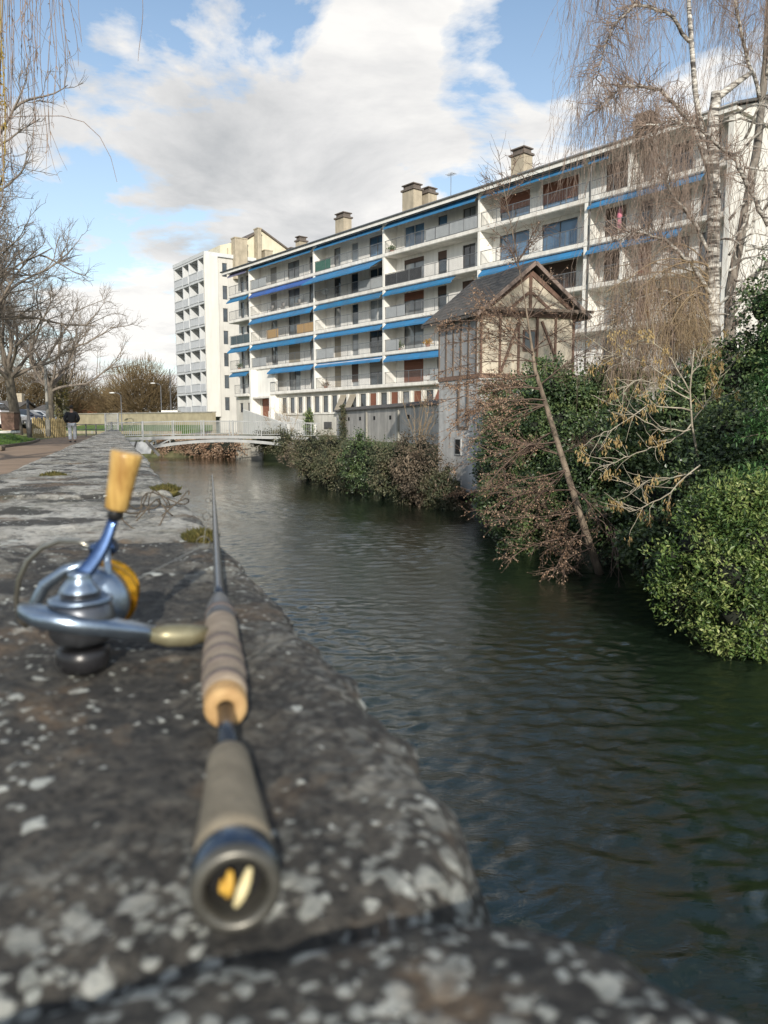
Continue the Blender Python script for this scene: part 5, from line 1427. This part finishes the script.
def deadstems():
    rg=random.Random(77);b=at(632,566,12.9);t=thing('dead_stems','dark dead stems drooping into the water between the leaning tree and the laurel bush','stems',tuple(b))
    for k in range(11):
        px=rg.uniform(598,662);Y=13.3-(px-598)*.03
        p=at(px+rg.uniform(-12,12),rg.uniform(505,545),Y+.5);g=MB();q=limb(g,rg,p,(rg.uniform(-.5,.3),rg.uniform(-.9,-.3),rg.uniform(-.3,.3)),1.0,.012,.004,9,.12,-.05,4,grav=.9)
        for j in range(6):
            pp,d=pick(q,.3+.7*rg.random());limb(g,rg,pp,sidedir(rg,d,.7)+Vector((0,0,-.3)),rg.uniform(.15,.4),.005,.002,4,.15,0,3)
        g.build('stem',M_leanb,t)
deadstems()
# climbing plant on garden wall and slim bare shrub in front of it
t=thing('wall_creeper','narrow green creeper climbing the left end of the garden wall','creeper',tuple(GW(gl-2.0,-.1,WZ)))
g=MB();rg=random.Random(2)
for i in range(1100):
    z=rg.uniform(-1,1.5);s=gl-1.9+rg.gauss(0,.28)*(1.2-.3*z)
    g.leaf(GW(s,-.08-rg.random()*.15,z),rvec(rg)+Vector((0,0,-.4)),-gd.cross(Vector((0,0,1))),.12,.09)
g.build('leaves',M_ivym,t)
g=MB();g.tube([GW(gl-2,-.06,-1.4),GW(gl-1.9,-.06,.2),GW(gl-2,-.06,1.2)],.03,5);g.build('stem',M_bark,t)
def bareshrub(base,H,seed,label,mt=M_twigt,n=9):
    rg=random.Random(seed);t=thing('bare_shrub',label,'shrub',tuple(base),'bare shrubs in front of the buildings');g=MB();gb=MB()
    limb(gb,rg,base,(0,0,1),H*.25,.03,.025,3,.05,.1,5);gb.build('stem',mt,t)
    for i in range(n):
        q=limb(g,rg,Vector(base)+Vector((0,0,H*.1)),Vector((rg.gauss(0,.4),rg.gauss(0,.4),1)),H*rg.uniform(.6,1),.018,.006,7,.08,.05,4)
        for j in range(9):
            p,d=pick(q,.3+.7*rg.random());limb(g,rg,p,sidedir(rg,d,.6),H*rg.uniform(.1,.3),.008,.004,4,.12,.05,3)
    g.build('twigs',mt,t)
bareshrub(at(418,440,29.5)+Vector((0,0,-.6)),2.2,3,'thin bare shrub standing in front of the grey garden wall')
bareshrub(Vector((at(292,432,66).x,66,GZ)),3.0,4,'thin bare shrub in front of the ground floor windows, right of the entrance ramp')
bareshrub(Vector((at(274,432,70).x,70,GZ)),2.2,5,'twiggy tan bush beside the entrance ramp',M_twigt,16)
shrub('cypress_shrub','narrow upright evergreen shrub in front of the ground floor windows','shrub',[(A(309,424,64),(.45,.45,1.2))],1600,.15,.06,M_laurel,99,up=1.0)

# ---- weeping willow overhead on the left
def willow():
    rg=random.Random(17);b=Vector((-7.6,8.2,-.2))
    t=thing('weeping_willow','weeping willow whose thin bare strands hang down at the top left corner','tree',tuple(b))
    g=MB();tr=limb(g,rg,b-Vector((0,0,.3)),(.05,0,1),4.2,.34,.22,7,.04,.1,12);g.build('trunk',M_bark,t)
    gl_=MB();gs=MB();gy=MB()
    L1=[]
    for tx,ty,tz in ((-3.2,6.2,5.6),(-2.2,6.8,6.4),(-3.6,5.2,5.2),(-9,11,6.5),(-10,6,6),(-6,5,6.5),(-1.6,5.4,6.0)):
        a=tr[-1];e=Vector((tx,ty,tz));mid_=(a+e)/2+Vector((0,0,.9))
        pts=[a*(1-s)**2+mid_*(2*s*(1-s))+e*s*s for s in np.linspace(0,1,12)];gl_.tube(pts,list(np.linspace(.12,.02,12)),6);L1.append(pts)
    gl_.build('limb',M_bark,t)
    def strand(px,py0,py1,Y,r=.0028,mt=gs,sway=.0):
        p0=at(px,py0,Y);p1=at(px+sway,py1,Y);n=9;pts=[]
        for i in range(n+1):
            s=i/n;pts.append(p0.lerp(p1,s)+Vector((.012*math.sin(s*7+px),.012*math.cos(s*5+px),0)))
        mt.tube(pts,[r]*n+[r*.5],3,cap=False)
        return pts
    for k in range(46):
        px=rg.uniform(-60,66)*(1 if rg.random()<.8 else .5);ln=rg.uniform(60,215)*(1-.5*max(px,0)/90)
        pts=strand(px,-60,ln,rg.uniform(5.0,7.2),.0026,gs,rg.uniform(-4,14))
        for j in range(rg.randint(3,8)):
            p,d=pick(pts,rg.uniform(.3,1));gs.leaf(p,d+rvec(rg,.35),rvec(rg),.04,.007)
            if rg.random()<.4:limb(gs,rg,p,d+rvec(rg,.3),.25,.002,.001,3,.1,-.1,3)
    for px in (142,82):strand(px,-60,62 if px==142 else 42,6,.0024,gs,-2)
    pts=[at(px,py,6) for px,py in ((-10,118),(30,116),(62,116),(84,122),(100,137),(111,158),(117,182))];gs.tube(pts,[.003,.003,.0028,.0026,.0024,.002,.0014],4,cap=False)
    for k in range(7):
        pts=strand(rg.uniform(-14,8),-60,rg.uniform(170,225),5.4,.004,gy,0)
        for j in range(60):
            p,d=pick(pts,.35+.65*rg.random());gy.leaf(p,d+rvec(rg,.6),rvec(rg),.035,.009)
    gs.build('hanging_twigs',M_twigb,t);gy.build('yellow_strands',leafmat('yellow willow strands',[(.25,.17,.03),(.42,.30,.06),(.5,.38,.12)],.7,.3,3),t)
willow()
# ================================================================== LEFT BANK OBJECTS
M_skin=mat('skin',(.45,.28,.2),(.4,.24,.17),.6,0,20)
M_jack=mat('black jacket',(.018,.019,.024),(.010,.010,.013),.8,0,9,.4,20)
M_trou=mat('light grey trousers',(.68,.70,.73),(.58,.60,.63),.85,0,9,.3,20)
M_shoe=mat('shoe',(.06,.06,.06),(.03,.03,.03),.6)
M_hair=mat('dark hair',(.025,.018,.014),(.012,.01,.008),.7,0,30)
def skin_mesh(name,verts,edges,radii,mt,parent,root=0,lv=2):
    me=bpy.data.meshes.new(name);off=parent.location
    me.from_pydata([tuple(Vector(v)) for v in verts],edges,[]);o=bpy.data.objects.new(name,me);COL.objects.link(o);o.parent=parent
    me.materials.append(mt)
    mo=o.modifiers.new('skin','SKIN');mo.use_smooth_shade=True
    for i,r in enumerate(radii):
        sv=me.skin_vertices[0].data[i];sv.radius=r if isinstance(r,tuple) else (r,r);sv.use_root=(i==root)
    s=o.modifiers.new('sub','SUBSURF');s.levels=lv;s.render_levels=lv
    return o
pp=at(72.5,438.5,38.0)
pers=thing('person','person walking away on the red path in black jacket and pale grey trousers','person',(pp.x,pp.y,GZ+.01))
pers.rotation_euler=(0,0,math.atan2(-UD.x,UD.y))
# local frame: x right, y walking direction, z up
V=[(0,0,.95),(0,.0,1.15),(0,.01,1.36),(0,.015,1.48),(0,.03,1.56),(0,.04,1.66),(0,.035,1.73),
   (-.10,0,.90),(-.105,.05,.50),(-.10,-.04,.09),(-.10,.10,.035),
   (.10,0,.90),(.105,.12,.52),(.11,.14,.10),(.11,.27,.035),
   (-.20,.01,1.40),(-.30,-.08,1.14),(-.20,.06,.97),(-.17,.10,.93),
   (.20,.01,1.40),(.30,-.08,1.14),(.20,.06,.97),(.17,.10,.93)]
E=[(0,1),(1,2),(2,3),(3,4),(4,5),(5,6),(0,7),(7,8),(8,9),(9,10),(0,11),(11,12),(12,13),(13,14),(2,15),(15,16),(16,17),(17,18),(2,19),(19,20),(20,21),(21,22)]
Rr=[(.15,.10),(.14,.10),(.17,.10),(.065,.06),(.06,.06),(.085,.10),(.06,.075),(.09,.09),(.06,.06),(.04,.045),(.038,.025),(.09,.09),(.06,.06),(.04,.045),(.038,.025),(.065,.065),(.045,.045),(.035,.035),(.03,.03),(.065,.065),(.045,.045),(.035,.035),(.03,.03)]
skin_mesh('body',V,E,Rr,M_skin,pers)
J=[0,1,2,3,15,16,17,19,20,21]
JV=[(0,0,.90),(0,0,1.15),(0,.01,1.36),(0,.01,1.50),(-.21,.01,1.40),(-.32,-.08,1.14),(-.21,.05,.97),(.21,.01,1.40),(.32,-.08,1.14),(.21,.05,.97)]
JE=[(0,1),(1,2),(2,3),(2,4),(4,5),(5,6),(2,7),(7,8),(8,9)]
skin_mesh('jacket',JV,JE,[(.22,.17),(.22,.17),(.25,.17),(.12,.11),(.12,.11),(.10,.10),(.08,.08),(.12,.11),(.10,.10),(.08,.08)],M_jack,pers)
TV=[(0,0,.93),(-.10,0,.86),(-.105,.05,.50),(-.10,-.04,.10),(.10,0,.86),(.105,.12,.52),(.11,.14,.11)]
skin_mesh('trousers',TV,[(0,1),(1,2),(2,3),(0,4),(4,5),(5,6)],[(.17,.12),(.115,.115),(.09,.09),(.075,.08),(.115,.115),(.09,.09),(.075,.08)],M_trou,pers)
for x,y,z in ((-.10,.02,.04),(.11,.19,.04)):
    g=MB();g.blob((0,0,0),(.055,.14,.05),random.Random(1),12,.05);o=g.build('shoe',M_shoe);o.parent=pers;o.location=(x,y,z)
g=MB();g.blob((0,0,0),(.098,.108,.10),random.Random(2),16,.06);o=g.build('hair',M_hair);o.parent=pers;o.location=(0,.02,1.705)

# cars
def carpaint(name,c):
    m,nt,b=newmat(name);b.inputs['Base Color'].default_value=(*c,1);b.inputs['Roughness'].default_value=.28;b.inputs['Coat Weight'].default_value=.6;b.inputs['Metallic'].default_value=.3
    return m
M_tyre=mat('tyre rubber',(.02,.02,.02),(.012,.012,.012),.85);M_rim=mat('alloy rim',(.4,.4,.42),(.3,.3,.32),.35,.8)
M_cglass=glassmat('car glass',(.03,.04,.05),(.015,.018,.02))
M_head=mat('headlight glass',(.7,.72,.75),(.6,.62,.65),.1,.1);M_tail=mat('tail light',(.35,.01,.01),(.25,.01,.01),.2)
M_plate=mat('licence plate',(.7,.7,.68),(.66,.66,.64),.5)
def car(loc,rz,paint,label,h=1.48,boxy=0):
    t=thing('parked_car',label,'car',(0,0,0),'cars parked beyond the lawn')
    L=4.2;W=1.74
    prof=[(-2.08,.30),(-2.1,.62),(-2.02,.86),(-1.55,.93),(-1.0,.98),(-.92,.99),(1.75,1.0),(2.0,.93),(2.08,.66),(2.06,.30)]
    cab=[(-1.05,.97),(-.42,h-.06),(-.1,h),(.9,h),(1.45,h-.08),(1.95 if boxy else 1.85,.98)]
    g=MB()
    def loft(pr,w0,w1,inset,gm):
        n=len(pr);secs=[(-w0,.92),(-w1,1.0),(w1,1.0),(w0,.92)]
        zc=min(z for _,z in pr)
        vs=[]
        for (y,s) in secs:
            for (x,z) in pr:vs.append((x*s if s<1 else x,y,zc+(z-zc)*(s if s<1 else 1)))
        fs=[]
        for i in range(3):
            for k in range(n-1):fs.append((i*n+k,(i+1)*n+k,(i+1)*n+k+1,i*n+k+1))
            fs.append((i*n+n-1,(i+1)*n+n-1,(i+1)*n,i*n))
        fs.append(tuple(range(n)));fs.append(tuple(3*n+k for k in reversed(range(n))))
        gm.add(vs,fs)
    loft(prof,W/2,W/2-.12,0,g)
    o=g.build('body',paint,t,bevel=.05)
    g=MB()
    n=len(cab);vs=[]
    for y,tz in ((-1,0),(1,0)):
        for (x,z) in cab:
            w_=(W/2-.06) if z<1.1 else W/2-.22
            vs.append((x,y*w_,z))
    fs=[tuple(range(n)),tuple(2*n-1-k for k in range(n))]+[(k,n+k,n+(k+1)%n,(k+1)%n) for k in range(n)]
    g.add(vs,fs);g.build('roof',paint,t,bevel=.04)
    # windows as slightly proud glass panes
    def gl_(name,P):
        g=MB();a,b_,c,d=[Vector(q) for q in P];nrm=(b_-a).cross(d-a).normalized()*.012
        g.add([a+nrm,b_+nrm,c+nrm,d+nrm,a-nrm,b_-nrm,c-nrm,d-nrm],[(0,1,2,3),(7,6,5,4),(0,4,5,1),(1,5,6,2),(2,6,7,3),(3,7,4,0)]);return g.build(name,M_cglass,t)
    wi=W/2-.22;wo=W/2-.06
    gl_('windscreen',[(-.98,-wo+.08,1.02),(-.98,wo-.08,1.02),(-.45,wi-.05,h-.09),(-.45,-wi+.05,h-.09)])
    xb=1.95 if boxy else 1.85
    gl_('rear_window',[(xb-.06,-wo+.12,1.04),(xb-.06,wo-.12,1.04),(1.47,wi-.07,h-.12),(1.47,-wi+.07,h-.12)])
    for s in (-1,1):
        gl_('side_window',[(-.85,s*(wo-.005),1.03),(.42,s*(wo-.005),1.03),(.42,s*(wi+.02),h-.12),(-.38,s*(wi+.02),h-.12)])
        gl_('side_window',[(.50,s*(wo-.005),1.03),(1.62,s*(wo-.005),1.03),(1.32,s*(wi+.02),h-.14),(.50,s*(wi+.02),h-.12)])
        g=MB();g.blob((-.78,s*(W/2+.08),1.02),(.09,.10,.07),random.Random(3),10,.05);g.build('wing_mirror',paint,t)
        for x in (-1.3,1.3):
            w_=MB();w_.lathe((x,s*(W/2-.20),.315),(0,s,0),[(0,.2),(0,.29),(.03,.315),(.17,.315),(.2,.29),(.2,.2)],24,closed=True);wh=w_.build('wheel',M_tyre,t)
            w_=MB();w_.lathe((x,s*(W/2-.03),.315),(0,s,0),[(0,.2),(.02,.2),(.012,.12),(.025,.05),(.025,.0)],20);w_.build('rim',M_rim,wh)
        g=MB();g.blob((-2.0,s*(W/2-.26),.74),(.11,.18,.085),random.Random(4),12,.04);g.build('headlight',M_head,t)
        g=MB();g.blob((1.99,s*(W/2-.2),.82),(.08,.13,.12),random.Random(5),12,.04);g.build('tail_light',M_tail,t)
    g=MB();g.box(-2.125,-2.09,-.45,.45,.36,.56);g.build('grille',M_dark,t)
    g=MB();g.box(-2.14,-2.126,-.26,.26,.38,.48);g.build('licence_plate',M_plate,t)
    t.location=loc;t.rotation_euler=(0,0,rz);return t
cz=.045
def carat(px,Y,off,paint,label,boxy=0,h=1.48,rz=None):
    p=at(px,427,Y);car((p.x,p.y,cz),math.atan2(UD.y,UD.x)+off,paint,label,h,boxy)
carat(-6,50,R(70),carpaint('white paint',(.72,.72,.72)),'white parked car cut off by the left edge of the photo',1,1.7)
carat(5,57,R(80),carpaint('steel blue paint',(.10,.15,.24)),'steel blue parked car behind the brown bin',0,1.5)
carat(25,58,R(78),carpaint('dark navy paint',(.02,.025,.04)),'dark parked car just right of the tree trunk, before the white house',0,1.46)
carat(39,62,R(75),carpaint('silver paint',(.42,.44,.46)),'silver parked car behind the wooden picket fence',0,1.46)
carat(15,66,R(80),carpaint('grey paint',(.18,.19,.2)),'grey parked car in the second row behind the dark one',0,1.5)
# bin
p=at(10.5,427,42);t=thing('bin','reddish brown rectangular bin standing on the lawn by the plane tree trunk','bin',(p.x,p.y,0.0))
g=MB();g.hexa([(p.x-.34,p.y-.3,.02),(p.x+.34,p.y-.3,.02),(p.x+.34,p.y+.3,.02),(p.x-.34,p.y+.3,.02),(p.x-.38,p.y-.34,.92),(p.x+.38,p.y-.34,.92),(p.x+.38,p.y+.34,.92),(p.x-.38,p.y+.34,.92)]);g.build('bin_body',M_timr,t,bevel=.03)
g=MB();g.box(p.x-.41,p.x+.41,p.y-.37,p.y+.37,.921,.99);g.build('lid',M_tim,t,bevel=.02)
# white low thing on the grass: flat stone slab
p=at(9,433,37);g=MB();g.box(-.45,.45,-.25,.25,0,.12);o=g.build('stone_slab',M_slab,bevel=.03);o.location=(p.x,p.y,-.12);tag(o,'pale flat stone slab lying on the lawn at the left edge','stone')
# picket fence
f0=at(33,427,52);f1=at(65,427,56);f0.z=f1.z=0
t=thing('picket_fence','low yellowish wooden picket fence beyond the lawn, left of the person','fence',(f0.x,f0.y,-.1))
M_pick=mat('yellowed wood',(.42,.33,.17),(.3,.23,.11),.9,0,4,.4,20)
fd=f1-f0
for i in range(19):
    q=f0+fd*(i/18);g=MB();h=.78+.06*math.sin(i*2.3);g.box(q.x-.05,q.x+.05,q.y-.02,q.y+.02,-.55,h-.05);g.prism([(q.x-.05,q.y-.02,h-.05),(q.x+.05,q.y-.02,h-.05),(q.x,q.y-.02,h+.05)],(0,.04,0));g.build('picket',M_pick,t)
for z in (.15,.55):
    g=MB();g.bar(f0+Vector((0,.05,z)),f1+Vector((0,.05,z)),.05,.07);g.build('rail',M_pick,t)
# lamp posts
def lamp(px,Y,H,label,arm=1,r=.06,mt=None):
    p=at(px,427,Y);b=Vector((p.x,p.y,-.4));t=thing('street_lamp',label,'street lamp',tuple(b),'street lamps')
    g=MB();g.tube([b,b+Vector((0,0,1)),b+Vector((0,0,1.02)),b+Vector((0,0,H))],[r*1.5,r*1.4,r,r*.7],10);g.build('pole',mt or M_rail,t)
    if arm:
        g=MB();g.tube([b+Vector((0,0,H)),b+Vector((-.3*arm,0,H+.25)),b+Vector((-.8*arm,0,H+.3))],[.04,.035,.03],6);g.build('arm',M_rail,t)
        g=MB();c=b+Vector((-.95*arm,0,H+.28));g.blob(c,(.32,.14,.09),random.Random(1),12,.05);g.build('lamp_head',M_framew,t)
lamp(48,47,4.2,'pale grey post between the trees at the lawn edge',0,.09,M_conc)
lamp(29,46,2.2,'short dark post beside the plane tree trunk',0,.10,M_frame)
lamp(162,95,5.6,'slim dark lamp post with curved arm before the far trees',1,.06)
lamp(171.5,90,7.2,'tall dark lamp post right beside the white balcony tower',0,.09,M_frame)
lamp(122,85,4.0,'short lamp post behind the far beige wall',1,.05)
# white sign panel beside the tower
p=at(171,412,90);t=thing('white_canopy','small white flat canopy on posts at the foot of the balcony tower','canopy',(p.x,p.y,GZ))
g=MB();g.box(p.x-1.0,p.x+.9,p.y-.5,p.y+1,p.z-.18,p.z+.18);g.build('canopy_slab',M_render,t,bevel=.03)
for x in (-.8,.7):
    g=MB();g.box(p.x+x-.05,p.x+x+.05,p.y+.2,p.y+.3,GZ,p.z-.19);g.build('post',M_frame,t)
# houses far left
def house(px0,px1,Y,eave,ridge,wallm,roofm,label,wins):
    a=at(px0,427,Y);b=at(px1,427,Y);w_=b.x-a.x;c=(a.x+b.x)/2
    t=thing('distant_house',label,'house',(c,Y,GZ),'distant houses beyond the car park')
    g=MB();g.box(a.x,b.x,Y,Y+7,GZ,eave);g.prism([(a.x,Y+.0,eave),(a.x,Y+7,eave),(a.x,Y+3.5,ridge-.1)],(w_,0,0));g.build('wall',wallm,t)
    g=MB()
    for s in (0,1):
        y0=Y-.4 if s==0 else Y+7.4
        P=[Vector((a.x-.3,y0,eave-.1)),Vector((b.x+.3,y0,eave-.1)),Vector((b.x+.3,Y+3.5,ridge)),Vector((a.x-.3,Y+3.5,ridge))];u=Vector((0,0,.15))
        g.hexa(P+[q+u for q in P])
    r_=g.build('roof',roofm,t)
    g=MB();g.box(c+w_*.2,c+w_*.2+.8,Y+3,Y+3.7,ridge-.5,ridge+1.0);g.build('chimney',M_chim,r_)
    for i in range(wins):
        x=a.x+w_*(i+.5)/wins;g=MB();g.box(x-.55,x+.55,Y-.06,Y-.001,GZ+1.2,GZ+2.5);o=g.build('window',M_framew,t)
        g=MB();g.box(x-.46,x+.46,Y-.075,Y-.061,GZ+1.29,GZ+2.41);g.build('pane',M_glass,o)
M_tile=mat('orange tiles',(.36,.15,.07),(.25,.1,.05),.9,0,2,.4,10)
house(33,50,90,1.9,2.7,M_render,M_slate,'white distant house behind the parked cars',3)
house(62,97,120,2.4,4.2,mat('pinkish render',(.56,.44,.34),(.48,.37,.28),.9,0,.6),M_tile,'low pinkish distant house with orange tiled roof behind the person',4)
house(-20,14,88,2.0,3.1,mat('ochre render',(.40,.30,.2),(.34,.25,.16),.9,0,.6),M_slate,'low ochre distant house behind the cars at the left edge',4)
# far beige quay wall with grassy terrace
def at_z(px,Y,z):q=at(px,427,Y);return Vector((q.x,Y,z))
a=at_z(86,92,0);b_=at_z(176,84,0)
M_bw=mat('beige stone wall',(.36,.32,.22),(.26,.23,.155),.95,0,1.2,.4,6,streak=.3)
t=thing('far_stone_wall','long beige stone wall closing the view at the river bend','wall',((a.x+b_.x)/2,(a.y+b_.y)/2,WZ))
dd=(b_-a).normalized();nn=Vector((-dd.y,dd.x,0))
def QW(s,d,z):return a+dd*s+nn*d+Vector((0,0,z))
LL=(b_-a).length
g=MB();g.box(-6,LL+3,2.5,3.0,GZ-.2,1.75,0,QW);g.build('upper_wall',M_bw,t)
g=MB();g.box(-6,LL+3,2.4,3.1,1.751,1.86,0,QW);g.build('coping',M_conc,t)
g=MB();g.box(-4,LL+3,-2.5,-2.0,WZ-.4,-.25,0,QW);g.build('lower_wall',M_bw,t)
for s_ in np.arange(1,LL,3.2):
    g=MB();g.box(s_,s_+.4,-2.55,-2.501,WZ-.4,-.25,0,QW);g.build('buttress',M_conc,t)
g=MB();g.hexa([QW(-4,-2.0,-.6),QW(LL+3,-2.0,-.6),QW(LL+3,2.5,-.2),QW(-4,2.5,-.2),QW(-4,-2.0,-.26),QW(LL+3,-2.0,-.26),QW(LL+3,2.5,.42),QW(-4,2.5,.42)]);g.build('grass_terrace',M_lawn,kind='structure')
# stone gate pier and guard rail at the end of the path
p=at_z(112,60.5,0);t=thing('mesh_gate','grey metal mesh gate panel at the left end of the footbridge','gate',(p.x,p.y,GZ))
g=MB()
for x in (-.5,.5):g.box(p.x+x-.05,p.x+x+.05,p.y-.05,p.y+.05,GZ,1.25)
for z in (-.45,.35,1.2):g.box(p.x-.449,p.x+.449,p.y-.03,p.y+.03,z,z+.05)
g.build('gate_frame',M_br,t)
g=MB()
for x in np.arange(-.42,.43,.07):g.bar((p.x+x,p.y,-.4),(p.x+x,p.y,1.2),.022)
for z in np.arange(-.3,1.2,.14):g.bar((p.x-.44,p.y-.012,z),(p.x+.44,p.y-.012,z),.018)
g.build('mesh_infill',M_br,t)
r0=at_z(76,62,0);r1=at_z(106,61,0)
t=thing('guard_rail','low dark two bar guard rail across the end of the path behind the person','railing',(r0.x,r0.y,GZ))
for i in range(4):
    q=r0.lerp(r1,i/3);g=MB();g.box(q.x-.04,q.x+.04,q.y-.04,q.y+.04,GZ,.42);g.build('post',M_rail,t)
for z in (0,.38):
    g=MB();g.bar(r0+Vector((0,-.05,z)),r1+Vector((0,-.05,z)),.06);g.build('rail',M_rail,t)
# low stone block by the path near left
q=WF(27,-4.2,0);g=MB();g.box(-.7,.7,-.2,.2,0,.16);o=g.build('kerb_block',mat('kerb stone',(.2,.16,.12)),bevel=.04);o.location=(q.x,q.y,GZ+.004);o.rotation_euler=(0,0,.15);tag(o,'long low brown stone block beside the red path at the left edge','stone')
